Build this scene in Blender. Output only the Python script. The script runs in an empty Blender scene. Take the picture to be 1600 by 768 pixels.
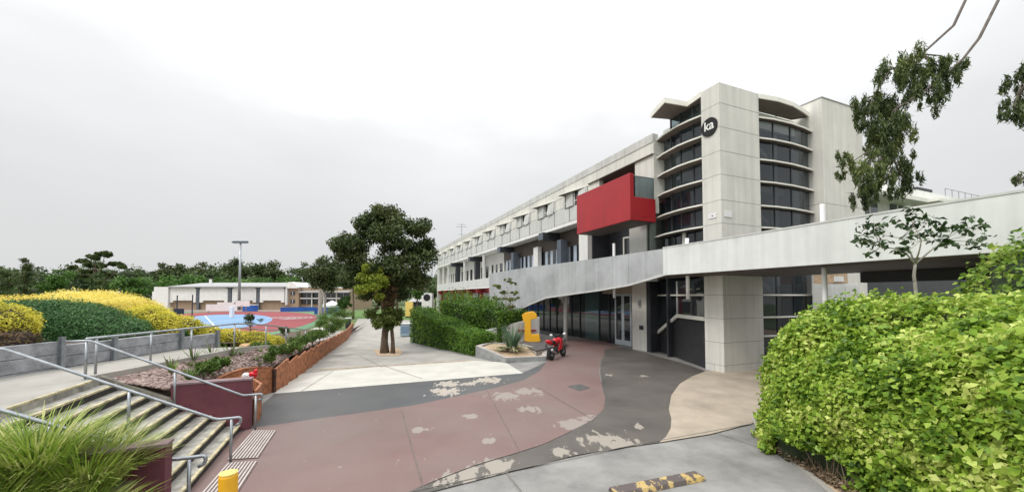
import bpy, bmesh, math, random
import numpy as np
from mathutils import Vector, Matrix
R = math.radians
random.seed(4); rng = np.random.default_rng(4)
scene = bpy.context.scene
COL = scene.collection

# ---------------------------------------------------------------- camera, sky, sun, exposure
CAM_H, PITCH, FPX, PX, PY = 3.0, R(2), 600.0, 800.0, 441.0
cd = bpy.data.cameras.new('camera'); cam = bpy.data.objects.new('camera', cd); COL.objects.link(cam)
cam.location = (0, 0, CAM_H); cam.rotation_euler = (R(90) + PITCH, 0, 0)
cd.sensor_width = 36; cd.lens = 36 * FPX / 1600; cd.shift_y = (PY - 384) / 1600
cd.clip_start = .05; cd.clip_end = 4000
scene.camera = cam
world = bpy.data.worlds.new('World'); scene.world = world; world.use_nodes = True
SUN_EL, SUN_AZ = 52, 232            # degrees; azimuth clockwise from +Y
SUN_STRENGTH, SKY_STRENGTH, EXPOSURE = 1.5, 0.06, 0.0
def build_sky():
    nt = world.node_tree; nt.nodes.clear(); N = nt.nodes.new; L = nt.links.new
    out = N('ShaderNodeOutputWorld'); bg = N('ShaderNodeBackground'); bg.inputs['Strength'].default_value = 1
    sky = N('ShaderNodeTexSky'); sky.sky_type = 'NISHITA'; sky.sun_disc = False
    sky.sun_elevation = R(SUN_EL); sky.sun_rotation = R(SUN_AZ); sky.dust_density = 6; sky.air_density = 1; sky.ozone_density = 1
    bgs = N('ShaderNodeBackground'); bgs.inputs['Strength'].default_value = SKY_STRENGTH; L(sky.outputs[0], bgs.inputs['Color'])
    tc = N('ShaderNodeTexCoord'); sep = N('ShaderNodeSeparateXYZ'); L(tc.outputs['Generated'], sep.inputs[0])
    mp = N('ShaderNodeMapping'); mp.inputs['Scale'].default_value = (1, 1, 2.6); L(tc.outputs['Generated'], mp.inputs[0])
    no = N('ShaderNodeTexNoise'); no.inputs['Scale'].default_value = 1.7; no.inputs['Detail'].default_value = 6; no.inputs['Roughness'].default_value = .5
    L(mp.outputs[0], no.inputs['Vector'])
    m = N('ShaderNodeMath'); m.operation = 'MULTIPLY_ADD'; m.inputs[1].default_value = .34; L(no.outputs[0], m.inputs[0]); L(sep.outputs[2], m.inputs[2])
    rp = N('ShaderNodeValToRGB'); L(m.outputs[0], rp.inputs[0]); e = rp.color_ramp.elements
    def c(v, b=1.0): return (v * .985, v * .995, v * b, 1)
    e[0].position = 0; e[0].color = (.92, .90, .88, 1); e[1].position = 1; e[1].color = c(2.5)
    for p, v in ((.15, .80), (.32, .84), (.45, .91), (.56, 1.04), (.66, 1.35)):
        k = rp.color_ramp.elements.new(p); k.color = c(v, 1.0)
    bgc = N('ShaderNodeBackground'); bgc.inputs['Strength'].default_value = 1.0; L(rp.outputs[0], bgc.inputs['Color'])
    add = N('ShaderNodeMixShader'); add.inputs[0].default_value = .12
    L(bgc.outputs[0], add.inputs[1]); L(bgs.outputs[0], add.inputs[2]); L(add.outputs[0], out.inputs[0]); nt.nodes.remove(bg)
build_sky()
sl = bpy.data.lights.new('sun', 'SUN'); sl.energy = SUN_STRENGTH; sl.angle = R(14); sl.color = (1, .96, .9)
so = bpy.data.objects.new('sun', sl); COL.objects.link(so)
sd = Vector((math.sin(R(SUN_AZ)) * math.cos(R(SUN_EL)), math.cos(R(SUN_AZ)) * math.cos(R(SUN_EL)), math.sin(R(SUN_EL))))
so.rotation_euler = sd.to_track_quat('Z', 'Y').to_euler(); so.location = sd * 60
scene.view_settings.view_transform = 'Standard'; scene.view_settings.look = 'None'
scene.view_settings.exposure = EXPOSURE; scene.view_settings.gamma = 1; scene.view_settings.use_curve_mapping = False
scene.cycles.max_bounces = 6; scene.cycles.diffuse_bounces = 3; scene.cycles.glossy_bounces = 3; scene.cycles.transparent_max_bounces = 8
scene.cycles.use_denoising = True

# ---------------------------------------------------------------- survey helpers: real points from sight lines
FW = Vector((0, math.cos(PITCH), math.sin(PITCH))); UP = Vector((0, -math.sin(PITCH), math.cos(PITCH)))
def ray(x, y): return FW + Vector((1, 0, 0)) * ((x - PX) / FPX) + UP * ((PY - y) / FPX)
O = Vector((0, 0, CAM_H))
def G(x, y, z=0.0):
    d = ray(x, y); return O + d * ((z - CAM_H) / d.z)
def D(x, y, Y):
    d = ray(x, y); return O + d * (Y / d.y)
A = R(22.6); V = Vector((math.cos(A), math.sin(A), 0)); U = Vector((-math.sin(A), math.cos(A), 0))
C0 = G(1132, 583); C0.z = 0
def BW(x, y, w=0.0):
    d = ray(x, y); t = (w - (O - C0).dot(V)) / d.dot(V); q = O + d * t - C0; return q.dot(U), q.z
def W(w, s, z=0.0): q = C0 + V * w + U * s; return Vector((q.x, q.y, z))

# ---------------------------------------------------------------- materials
MATS = {}
def nodes(name):
    m = bpy.data.materials.new(name); m.use_nodes = True; nt = m.node_tree
    return m, nt, nt.nodes['Principled BSDF']
def mat(name, col, rough=.6, var=.12, scale=3.0, bump=.0, bscale=40, metal=0.0, spec=.5, streak=0.0, dirt=None, detail=6):
    """procedural surface: base colour broken up by two noises, optional vertical weather streaks, optional bump"""
    if name in MATS: return MATS[name]
    m, nt, b = nodes(name); N = nt.nodes.new; L = nt.links.new
    b.inputs['Roughness'].default_value = rough; b.inputs['Metallic'].default_value = metal; b.inputs['Specular IOR Level'].default_value = spec
    g = N('ShaderNodeNewGeometry')
    n1 = N('ShaderNodeTexNoise'); n1.inputs['Scale'].default_value = scale; n1.inputs['Detail'].default_value = detail; n1.inputs['Roughness'].default_value = .65
    L(g.outputs['Position'], n1.inputs['Vector'])
    rp = N('ShaderNodeValToRGB'); L(n1.outputs[0], rp.inputs[0])
    lo = [c * (1 - var * 1.6) for c in col]; hi = [min(1, c * (1 + var)) for c in col]
    if dirt: lo = dirt
    rp.color_ramp.elements[0].position = .3; rp.color_ramp.elements[0].color = (*lo, 1)
    rp.color_ramp.elements[1].position = .62; rp.color_ramp.elements[1].color = (*hi, 1)
    colout = rp.outputs[0]
    if streak:
        mp = N('ShaderNodeMapping'); mp.inputs['Scale'].default_value = (2.2, 2.2, .12); L(g.outputs['Position'], mp.inputs[0])
        n2 = N('ShaderNodeTexNoise'); n2.inputs['Scale'].default_value = 2.0; n2.inputs['Detail'].default_value = 5; L(mp.outputs[0], n2.inputs['Vector'])
        r2 = N('ShaderNodeValToRGB'); L(n2.outputs[0], r2.inputs[0])
        r2.color_ramp.elements[0].position = .35; r2.color_ramp.elements[0].color = (1 - streak, 1 - streak, 1 - streak * .95, 1)
        r2.color_ramp.elements[1].position = .6; r2.color_ramp.elements[1].color = (1, 1, 1, 1)
        mx = N('ShaderNodeMix'); mx.data_type = 'RGBA'; mx.blend_type = 'MULTIPLY'; mx.inputs[0].default_value = 1
        L(colout, mx.inputs[6]); L(r2.outputs[0], mx.inputs[7]); colout = mx.outputs[2]
    L(colout, b.inputs['Base Color'])
    if bump:
        n3 = N('ShaderNodeTexNoise'); n3.inputs['Scale'].default_value = bscale; n3.inputs['Detail'].default_value = 4; L(g.outputs['Position'], n3.inputs['Vector'])
        bp = N('ShaderNodeBump'); bp.inputs['Strength'].default_value = bump; bp.inputs['Distance'].default_value = .02
        L(n3.outputs[0], bp.inputs['Height']); L(bp.outputs[0], b.inputs['Normal'])
    MATS[name] = m; return m
def glass(name, tint=(.02, .025, .03), clear=0.0, rough=.03, spec=.7):
    m, nt, b = nodes(name); N = nt.nodes.new; L = nt.links.new
    b.inputs['Base Color'].default_value = (*tint, 1); b.inputs['Roughness'].default_value = rough; b.inputs['Specular IOR Level'].default_value = spec
    g = N('ShaderNodeNewGeometry'); n = N('ShaderNodeTexNoise'); n.inputs['Scale'].default_value = .8; L(g.outputs['Position'], n.inputs['Vector'])
    bp = N('ShaderNodeBump'); bp.inputs['Strength'].default_value = .05; bp.inputs['Distance'].default_value = .05; L(n.outputs[0], bp.inputs['Height']); L(bp.outputs[0], b.inputs['Normal'])
    if clear:
        tr = N('ShaderNodeBsdfTransparent'); tr.inputs[0].default_value = (.62, .70, .72, 1); mx = N('ShaderNodeMixShader'); mx.inputs[0].default_value = clear
        L(b.outputs[0], mx.inputs[1]); L(tr.outputs[0], mx.inputs[2]); L(mx.outputs[0], nt.nodes['Material Output'].inputs[0])
    return m
def leafmat(name, cols, nscale=1.2, trans=.25, rough=.5, spec=.3):
    """foliage: a tint per leaf, a slower drift of tint through the crown, light passing through"""
    m, nt, b = nodes(name); N = nt.nodes.new; L = nt.links.new
    g = N('ShaderNodeNewGeometry'); n = N('ShaderNodeTexNoise'); n.inputs['Scale'].default_value = nscale; n.inputs['Detail'].default_value = 3
    L(g.outputs['Position'], n.inputs['Vector'])
    ad = N('ShaderNodeMath'); ad.operation = 'MULTIPLY_ADD'; ad.inputs[1].default_value = .55; L(g.outputs['Random Per Island'], ad.inputs[0])
    sc = N('ShaderNodeMath'); sc.operation = 'MULTIPLY_ADD'; sc.inputs[1].default_value = 1.5; sc.inputs[2].default_value = -.52; L(n.outputs[0], sc.inputs[0]); L(sc.outputs[0], ad.inputs[2])
    rp = N('ShaderNodeValToRGB'); L(ad.outputs[0], rp.inputs[0])
    rp.color_ramp.elements[0].color = (*cols[0], 1); rp.color_ramp.elements[0].position = .1
    rp.color_ramp.elements[1].color = (*cols[-1], 1); rp.color_ramp.elements[1].position = .9
    for i, c in enumerate(cols[1:-1]):
        e = rp.color_ramp.elements.new(.1 + .8 * (i + 1) / (len(cols) - 1)); e.color = (*c, 1)
    L(rp.outputs[0], b.inputs['Base Color']); b.inputs['Roughness'].default_value = rough; b.inputs['Specular IOR Level'].default_value = spec
    t = N('ShaderNodeBsdfTranslucent'); L(rp.outputs[0], t.inputs[0]); mx = N('ShaderNodeMixShader'); mx.inputs[0].default_value = trans
    L(b.outputs[0], mx.inputs[1]); L(t.outputs[0], mx.inputs[2]); L(mx.outputs[0], nt.nodes['Material Output'].inputs[0])
    MATS[name] = m; return m
def paint(name, col, under, spots, var=.15, thr=.665, rough=.55):
    """painted paving worn through to the concrete round given spots (x, y, radius) and along a fine scatter of chips"""
    m, nt, b = nodes(name); N = nt.nodes.new; L = nt.links.new
    g = N('ShaderNodeNewGeometry'); pos = g.outputs['Position']
    def noise(s, d=6, r=.6):
        n = N('ShaderNodeTexNoise'); n.inputs['Scale'].default_value = s; n.inputs['Detail'].default_value = d; n.inputs['Roughness'].default_value = r; L(pos, n.inputs['Vector']); return n.outputs[0]
    def math_(op, a, b_, c_=None):
        k = N('ShaderNodeMath'); k.operation = op
        for i, q in enumerate((a, b_, c_)):
            if q is None: continue
            if isinstance(q, (int, float)): k.inputs[i].default_value = q
            else: L(q, k.inputs[i])
        return k.outputs[0]
    fall = None
    for (x, y, r) in spots:
        v = N('ShaderNodeVectorMath'); v.operation = 'DISTANCE'; L(pos, v.inputs[0]); v.inputs[1].default_value = (x, y, 0)
        f = math_('SUBTRACT', 1.0, math_('DIVIDE', v.outputs['Value'], r)); f = math_('MAXIMUM', f, 0.0)
        fall = f if fall is None else math_('MAXIMUM', fall, f)
    mp = N('ShaderNodeMapping'); mp.inputs['Rotation'].default_value = (0, 0, R(-24)); mp.inputs['Scale'].default_value = (1.0, .42, 1); L(pos, mp.inputs[0])
    nn = N('ShaderNodeTexNoise'); nn.inputs['Scale'].default_value = 5.5; nn.inputs['Detail'].default_value = 9; nn.inputs['Roughness'].default_value = .68; L(mp.outputs[0], nn.inputs['Vector']); n = nn.outputs[0]
    k = n if fall is None else math_('MULTIPLY_ADD', fall, .36, n)
    chip = math_('GREATER_THAN', noise(9, 3, .5), .77)
    mask = math_('MAXIMUM', math_('GREATER_THAN', k, thr), chip)
    rp = N('ShaderNodeValToRGB'); L(noise(.55, 7, .6), rp.inputs[0])
    rp.color_ramp.elements[0].position = .32; rp.color_ramp.elements[0].color = (*[c * (1 - var * 1.5) for c in col], 1)
    rp.color_ramp.elements[1].position = .68; rp.color_ramp.elements[1].color = (*[c * (1 + var) for c in col], 1)
    r2 = N('ShaderNodeValToRGB'); L(noise(60, 2), r2.inputs[0]); r2.color_ramp.elements[0].color = (.82, .82, .82, 1); r2.color_ramp.elements[1].color = (1.1, 1.1, 1.1, 1)
    r3 = N('ShaderNodeValToRGB'); L(noise(.28, 5, .55), r3.inputs[0]); r3.color_ramp.elements[0].position = .38; r3.color_ramp.elements[1].position = .66
    gm = N('ShaderNodeMix'); gm.data_type = 'RGBA'; L(math_('MULTIPLY', r3.outputs[0], .55), gm.inputs[0]); L(rp.outputs[0], gm.inputs[6]); a_ = sum(col) / 3; gm.inputs[7].default_value = (a_ * 1.12, a_ * 1.02, a_ * .92, 1)
    mm = N('ShaderNodeMix'); mm.data_type = 'RGBA'; mm.blend_type = 'MULTIPLY'; mm.inputs[0].default_value = 1; L(gm.outputs[2], mm.inputs[6]); L(r2.outputs[0], mm.inputs[7])
    mx = N('ShaderNodeMix'); mx.data_type = 'RGBA'; L(mask, mx.inputs[0]); L(mm.outputs[2], mx.inputs[6]); mx.inputs[7].default_value = (*under, 1)
    L(mx.outputs[2], b.inputs['Base Color']); b.inputs['Roughness'].default_value = rough
    bp = N('ShaderNodeBump'); bp.inputs['Strength'].default_value = .15; bp.inputs['Distance'].default_value = .01; L(noise(70, 3), bp.inputs['Height']); L(bp.outputs[0], b.inputs['Normal'])
    return m

M = dict(
    wall=mat('precast_concrete', (.67, .66, .61), .75, .05, .7, .08, 30, streak=.12),
    white=mat('white_render', (.80, .80, .78), .7, .04, .8, .05, 30, streak=.06),
    pale=mat('pale_grey_panel', (.60, .61, .59), .7, .05, .8, .05, 30, streak=.12),
    fin=mat('fin_white', (.80, .79, .72), .5, .05, 1.5),
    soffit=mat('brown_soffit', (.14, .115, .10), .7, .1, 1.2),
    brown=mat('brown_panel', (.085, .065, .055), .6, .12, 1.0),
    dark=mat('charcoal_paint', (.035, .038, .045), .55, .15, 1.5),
    bluegrey=mat('blue_grey_paint', (.10, .12, .15), .55, .15, 1.5),
    black=mat('black_interior', (.012, .013, .015), .8, .2, 1),
    joint=mat('shadow_joint', (.30, .30, .28), .8, .1, 2),
    red=mat('red_panel', (.36, .017, .024), .45, .07, .8, streak=.05),
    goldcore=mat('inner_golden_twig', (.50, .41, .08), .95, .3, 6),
    maroonpad=mat('pad_between_ribs', (.15, .10, .095), .85, .2, 5),
    redd=mat('dark_red_steel', (.22, .014, .018), .5, .1, 2),
    maroon=mat('maroon_render', (.135, .038, .052), .7, .14, 2.5, .3, 60),
    capm=mat('maroon_cap', (.22, .15, .16), .7, .1, 4),
    metal=mat('zinc_sheet', (.48, .495, .51), .42, .15, .55, metal=.25, streak=.06),
    galv=mat('galvanised_steel', (.34, .365, .39), .42, .15, 8, metal=.7),
    roofcap=mat('roof_fascia', (.56, .56, .54), .5, .08, 1.5, streak=.15),
    parapet=mat('walkway_concrete', (.72, .74, .72), .7, .05, .9, .06, 25, streak=.10),
    con=mat('plaza_concrete', (.225, .22, .21), .8, .24, .8, .25, 60),
    conlight=mat('new_concrete', (.50, .485, .44), .8, .07, 1.2, .15, 60),
    conpath=mat('path_concrete', (.33, .315, .285), .8, .12, .9, .2, 60),
    constep=mat('step_concrete', (.29, .28, .25), .85, .34, 3.5, .3, 50),
    riser=mat('shaded_stained_riser', (.030, .027, .024), .9, .3, 4),  # near-black: shade on the riser faces painted in, along with dark stain
    nosing=mat('worn_yellow_nosing', (.44, .39, .25), .7, .35, 8),
    beige=mat('bare_paving', (.36, .305, .24), .8, .16, .8, .2, 60),
    timber=mat('red_timber', (.34, .13, .055), .65, .3, 6, .25, 30, dirt=(.13, .045, .02)),
    sleeper=mat('weathered_sleeper', (.27, .275, .295), .85, .3, 3, .5, 25),
    yellow=mat('yellow_paint', (.78, .40, .015), .5, .06, 3),
    yellow2=mat('pale_yellow_paint', (.80, .58, .16), .5, .08, 3),
    stone=mat('planter_stone', (.27, .28, .275), .8, .2, 2.5, .3, 40),
    stonetop=mat('planter_rim', (.40, .37, .34), .8, .15, 3),
    sand=mat('sandy_soil', (.46, .34, .23), .95, .2, 6, .4, 60),
    soil=mat('dark_soil', (.10, .075, .055), .95, .3, 5, .5, 40),
    brick=mat('tan_brick', (.34, .25, .17), .85, .14, 3),
    roofw=mat('white_roof_sheet', (.36, .36, .365), .5, .05, .3),
    grass=mat('lawn_grass', (.09, .17, .035), .9, .3, 2, .5, 80),
    field=mat('rough_grass', (.10, .145, .05), .95, .35, .15, .3, 20),
    bark=mat('tree_bark', (.13, .095, .07), .9, .35, 9, .7, 30),
    palebark=mat('pale_bark', (.36, .33, .29), .8, .25, 9, .3, 40),
    trackred=mat('track_red', (.25, .05, .055), .85, .06, .3),
    courtblue=mat('court_blue', (.17, .30, .50), .8, .06, .3),
    surgreen=mat('surround_green', (.10, .21, .11), .85, .08, .3),
    line=mat('line_white', (.75, .75, .75), .7, .05, 1),
    rubber=mat('tyre_rubber', (.015, .015, .017), .8, .1, 10),
    enamel=mat('red_enamel', (.60, .015, .025), .22, .05, 3),
    chrome=mat('bare_metal', (.5, .5, .52), .25, .1, 5, metal=.9),
    plastic=mat('black_plastic', (.02, .02, .022), .45, .1, 5),
    mirrorw=mat('pale_mirror', (.75, .76, .78), .2, .05, 3),
    binblue=mat('bin_blue_grey', (.30, .40, .47), .6, .1, 2),
    banner=mat('banner_blue', (.02, .10, .42), .6, .1, 1),
    navy=mat('navy_board', (.012, .02, .05), .5, .1, 1),
    bedrock=mat('mulch_bed', (.22, .17, .145), .95, .3, 8, .6, 30),
    sandstone=mat('sandstone_boulder', (.45, .29, .16), .85, .2, 3, .4, 15),
    manhole=mat('iron_cover', (.10, .10, .10), .6, .2, 8, .4, 60, metal=.3),
    tactile=mat('tactile_strip', (.45, .41, .38), .7, .12, 6),
    pale_strip=mat('pale_blue_strip', (.48, .55, .64), .5, .06, 2),  # pale blue strips set between the dark panes
    shutter=mat('shutter_slat', (.045, .045, .05), .5, .15, 3),
    wornyellow=paint('worn_kerb_yellow', (.50, .35, .11), (.10, .08, .075), [], thr=.48),
)
GL = glass('dark_window_glass'); GLB = glass('blue_window_glass', (.03, .045, .07)); GLC = glass('stair_glass', (.03, .04, .052), clear=.42, spec=1.0)
GLT = glass('balustrade_glass', (.05, .07, .07), clear=.7)
mulchm = leafmat('mulch_stone', [(.10, .07, .06), (.27, .20, .18), (.42, .33, .30), (.20, .13, .11)], 3, 0, .95)
L_ivy = leafmat('ivy_leaf', [(.05, .12, .012), (.21, .36, .035), (.38, .52, .07), (.62, .68, .20)], 1.6, .3, .4)
L_ivyin = leafmat('ivy_leaf_dark', [(.04, .09, .012), (.14, .26, .03), (.28, .42, .06), (.45, .54, .12)], 1.4, .3)
L_dark = leafmat('dark_tree_leaf', [(.018, .034, .013), (.050, .078, .024), (.10, .135, .042), (.145, .165, .065)], .9, .25)
L_lime = leafmat('lime_leaf', [(.13, .19, .02), (.27, .34, .04), (.42, .46, .08)], 1.5, .35)
L_olive = leafmat('olive_leaf', [(.04, .065, .014), (.095, .13, .025), (.18, .21, .045)], 1.5, .3)
L_hedge = leafmat('clipped_hedge_leaf', [(.05, .12, .016), (.115, .235, .028), (.21, .36, .05)], 1.2, .3)
L_gold = leafmat('golden_conifer', [(.60, .50, .09), (.86, .74, .17), (.95, .86, .34)], 1.0, .4)
L_goldd = leafmat('golden_conifer_deep', [(.30, .32, .025), (.66, .60, .06), (.90, .80, .13)], 1.2, .35)
L_juni = leafmat('juniper_green', [(.025, .085, .03), (.065, .165, .05), (.115, .24, .085)], .8, .25)
L_wood = leafmat('woodland_leaf', [(.025, .045, .020), (.065, .105, .034), (.12, .18, .055), (.075, .09, .045)], .09, .2)
L_woodg = leafmat('woodland_green_leaf', [(.04, .09, .02), (.09, .19, .035), (.15, .27, .06)], .2, .25)
L_gum = leafmat('gum_leaf', [(.04, .06, .025), (.08, .115, .045), (.15, .19, .07), (.26, .30, .10)], 1.0, .35)
L_mag = leafmat('broad_dark_leaf', [(.015, .035, .012), (.035, .07, .02), (.07, .12, .04)], 2, .15)
L_small = leafmat('young_tree_leaf', [(.08, .12, .03), (.16, .20, .06), (.24, .27, .08)], 1.5, .3)
L_aga = leafmat('agave_leaf', [(.05, .10, .06), (.10, .17, .10), (.16, .23, .13)], 2, .1)
L_agas = leafmat('agave_striped_leaf', [(.20, .24, .10), (.42, .42, .22), (.30, .34, .15)], 8, .1)
L_grass = leafmat('long_grass_blade', [(.08, .15, .02), (.20, .31, .04), (.35, .43, .085), (.66, .64, .30)], 3.5, .3)
L_shrub = leafmat('shrub_leaf', [(.05, .10, .02), (.11, .19, .035), (.18, .26, .06)], 2.5, .25)
L_dry = leafmat('dry_twig', [(.16, .11, .07), (.27, .20, .13), (.36, .28, .20)], 2.5, .1)
L_russet = leafmat('russet_twig', [(.07, .045, .022), (.13, .085, .04), (.19, .13, .06)], 2, .1)
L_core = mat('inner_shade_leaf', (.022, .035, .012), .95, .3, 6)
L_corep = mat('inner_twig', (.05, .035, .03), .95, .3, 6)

# ---------------------------------------------------------------- object helpers
def tag(o, label=None, cat=None, group=None, kind=None):
    if label: o['label'] = label
    if cat: o['category'] = cat
    if group: o['group'] = group
    if kind: o['kind'] = kind
    return o
def empty(name, loc=(0, 0, 0), rz=0.0, label=None, cat=None, group=None):
    o = bpy.data.objects.new(name, None); COL.objects.link(o); o.location = loc; o.rotation_euler = (0, 0, rz); o.empty_display_size = .2
    return tag(o, label, cat, group)
class MB:
    def __init__(s): s.v = []; s.f = []; s.mi = []; s.cur = 0
    def add(s, vs, fs):
        n = len(s.v); s.v += [tuple(p) for p in vs]; s.f += [tuple(i + n for i in f) for f in fs]; s.mi += [s.cur] * len(fs); return s
    def box(s, x0, x1, y0, y1, z0, z1):
        return s.add([(x0, y0, z0), (x1, y0, z0), (x1, y1, z0), (x0, y1, z0), (x0, y0, z1), (x1, y0, z1), (x1, y1, z1), (x0, y1, z1)],
                     [(3, 2, 1, 0), (4, 5, 6, 7), (0, 1, 5, 4), (1, 2, 6, 5), (2, 3, 7, 6), (3, 0, 4, 7)])
    def prism(s, pts, z0, z1):
        """extrude a plan polygon; z1 (and z0) may be a list, one height per corner"""
        n = len(pts); zb = z0 if isinstance(z0, (list, tuple)) else [z0] * n; zt = z1 if isinstance(z1, (list, tuple)) else [z1] * n
        ar = sum(pts[i][0] * pts[(i + 1) % n][1] - pts[(i + 1) % n][0] * pts[i][1] for i in range(n))
        o = list(range(n)) if ar > 0 else list(range(n))[::-1]
        pts = [pts[i] for i in o]; zb = [zb[i] for i in o]; zt = [zt[i] for i in o]
        return s.add([(p[0], p[1], z) for p, z in zip(pts, zb)] + [(p[0], p[1], z) for p, z in zip(pts, zt)],
                     [tuple(range(n))[::-1], tuple(range(n, 2 * n))] + [(i, (i + 1) % n, n + (i + 1) % n, n + i) for i in range(n)])
    def poly3(s, pts, thick):
        """a slab from a 3-D outline pushed along a vector"""
        n = len(pts); t = Vector(thick); pts = [Vector(p) for p in pts]
        return s.add(pts + [p + t for p in pts], [tuple(range(n))[::-1], tuple(range(n, 2 * n))] + [(i, (i + 1) % n, n + (i + 1) % n, n + i) for i in range(n)])
    def strip(s, path, prof):
        """sweep a profile (offset across, height) along a plan path of (x, y[, z]); closed profile"""
        P = [Vector((p[0], p[1], p[2] if len(p) > 2 else 0)) for p in path]; rows = []
        for i, p in enumerate(P):
            a = P[max(i - 1, 0)]; b = P[min(i + 1, len(P) - 1)]; t = (b - a); t.z = 0; t.normalize(); nrm = Vector((t.y, -t.x, 0))
            rows.append([p + nrm * o + Vector((0, 0, h)) for o, h in prof])
        k = len(prof); vs = [q for r in rows for q in r]; fs = []
        for i in range(len(P) - 1):
            for j in range(k): fs.append((i * k + j, i * k + (j + 1) % k, (i + 1) * k + (j + 1) % k, (i + 1) * k + j))
        fs += [tuple(range(k))[::-1], tuple(range((len(P) - 1) * k, len(P) * k))]
        return s.add(vs, fs)
    def tube(s, pts, rad, seg=8, cap=True):
        P = [Vector(p) for p in pts]; rr = rad if isinstance(rad, (list, tuple)) else [rad] * len(P); vs = []; fs = []; ref = None
        for i, p in enumerate(P):
            t = (P[min(i + 1, len(P) - 1)] - P[max(i - 1, 0)])
            if t.length < 1e-9: t = Vector((0, 0, 1))
            t.normalize()
            if ref is None: ref = t.orthogonal().normalized()
            ref = (ref - t * ref.dot(t)); ref = ref.normalized() if ref.length > 1e-6 else t.orthogonal().normalized()
            b = t.cross(ref)
            vs += [p + (ref * math.cos(2 * math.pi * k / seg) + b * math.sin(2 * math.pi * k / seg)) * rr[i] for k in range(seg)]
        for i in range(len(P) - 1):
            for k in range(seg): fs.append((i * seg + k, i * seg + (k + 1) % seg, (i + 1) * seg + (k + 1) % seg, (i + 1) * seg + k))
        if cap: fs += [tuple(range(seg))[::-1], tuple(range((len(P) - 1) * seg, len(P) * seg))]
        return s.add(vs, fs)
    def ball(s, c, r, seg=10, rings=6, jit=0.0):
        c = Vector(c); r = r if isinstance(r, (list, tuple, Vector)) else (r, r, r); vs = []; fs = []
        for i in range(1, rings):
            th = math.pi * i / rings
            for k in range(seg):
                ph = 2 * math.pi * k / seg; j = 1 + (random.random() - .5) * jit
                vs.append(c + Vector((math.sin(th) * math.cos(ph) * r[0], math.sin(th) * math.sin(ph) * r[1], math.cos(th) * r[2])) * j)
        top = len(vs); vs.append(c + Vector((0, 0, r[2]))); bot = len(vs); vs.append(c - Vector((0, 0, r[2])))
        for i in range(rings - 2):
            for k in range(seg): fs.append((i * seg + k, (i + 1) * seg + k, (i + 1) * seg + (k + 1) % seg, i * seg + (k + 1) % seg))
        for k in range(seg):
            fs.append((top, k, (k + 1) % seg)); fs.append((bot, (rings - 2) * seg + (k + 1) % seg, (rings - 2) * seg + k))
        return s.add(vs, fs)
    def build(s, name, m, parent=None, smooth=False, bevel=0.0):
        me = bpy.data.meshes.new(name); me.from_pydata(s.v, [], s.f); me.update()
        ms = m if isinstance(m, (list, tuple)) else [m]
        for q in ms: me.materials.append(q)
        if len(ms) > 1: me.polygons.foreach_set('material_index', s.mi)
        if smooth: me.polygons.foreach_set('use_smooth', [True] * len(me.polygons))
        o = bpy.data.objects.new(name, me); COL.objects.link(o)
        if parent: o.parent = parent
        if bevel:
            b = o.modifiers.new('bevel', 'BEVEL'); b.width = bevel; b.segments = 2; b.limit_method = 'ANGLE'; b.angle_limit = R(40)
        return o
def struct(name, mb, m, **k): o = mb.build(name, m, **k); o['kind'] = 'structure'; return o
def sheet(name, pts, z, m, zs=None):
    n = len(pts); mb = MB(); vs = [(p[0], p[1], z if zs is None else zs[i]) for i, p in enumerate(pts)]
    ar = sum(vs[i][0] * vs[(i + 1) % n][1] - vs[(i + 1) % n][0] * vs[i][1] for i in range(n))
    if ar < 0: vs = vs[::-1]
    mb.add(vs, [tuple(range(n))]); return struct(name, mb, m)
def smoothpts(p, it=2):
    for _ in range(it):
        q = []
        for i in range(len(p)):
            a, b = p[i], p[(i + 1) % len(p)]; q += [a * .75 + b * .25, a * .25 + b * .75]
        p = q
    return p
def quads(name, q, m, parent=None, extra=None):
    """a mesh from an (n,4,3) array of leaf quads; extra = (verts, faces, material) for an inner body"""
    n = len(q); me = bpy.data.meshes.new(name)
    vs = q.reshape(-1, 3); nf = n; idx = np.arange(n * 4)
    starts = np.arange(n) * 4; mi = np.zeros(n, int)
    if extra:
        ev, ef, em = extra; off = len(vs); vs = np.vstack([vs, np.array(ev, float)])
        lens = [len(f) for f in ef]; idx = np.concatenate([idx, np.array([i + off for f in ef for i in f])])
        starts = np.concatenate([starts, n * 4 + np.concatenate([[0], np.cumsum(lens)[:-1]])]).astype(int); mi = np.concatenate([mi, np.ones(len(ef), int)])
    me.vertices.add(len(vs)); me.vertices.foreach_set('co', vs.astype(np.float32).ravel())
    me.loops.add(len(idx)); me.loops.foreach_set('vertex_index', idx.astype(np.int32))
    me.polygons.add(len(starts)); me.polygons.foreach_set('loop_start', starts.astype(np.int32))
    me.materials.append(m)
    if extra: me.materials.append(extra[2]); me.polygons.foreach_set('material_index', mi.astype(np.int32))
    me.update(calc_edges=True); me.validate()
    o = bpy.data.objects.new(name, me); COL.objects.link(o)
    if parent: o.parent = parent
    return o
def unit(a): return a / np.maximum(np.linalg.norm(a, axis=1, keepdims=True), 1e-9)
def leafquads(p, nrm, size, aspect=.55, droop=None, fold=.15, var=.45):
    """rhombic leaves at p, facing about nrm"""
    n = len(p); t = rng.normal(size=(n, 3))
    if droop is not None: t = t * (1 - droop) + np.array([0, 0, -1.0]) * droop * 2
    t = unit(t - nrm * (t * nrm).sum(1, keepdims=True)); b = np.cross(nrm, t)
    L = (size * (1 - var + 2 * var * rng.random(n)))[:, None] if np.ndim(size) == 0 else size[:, None]
    w = L * aspect * .5; bend = nrm * L * fold
    return np.stack([p - t * L * .5 - bend, p + b * w, p + t * L * .5 - bend, p - b * w], axis=1)
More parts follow.
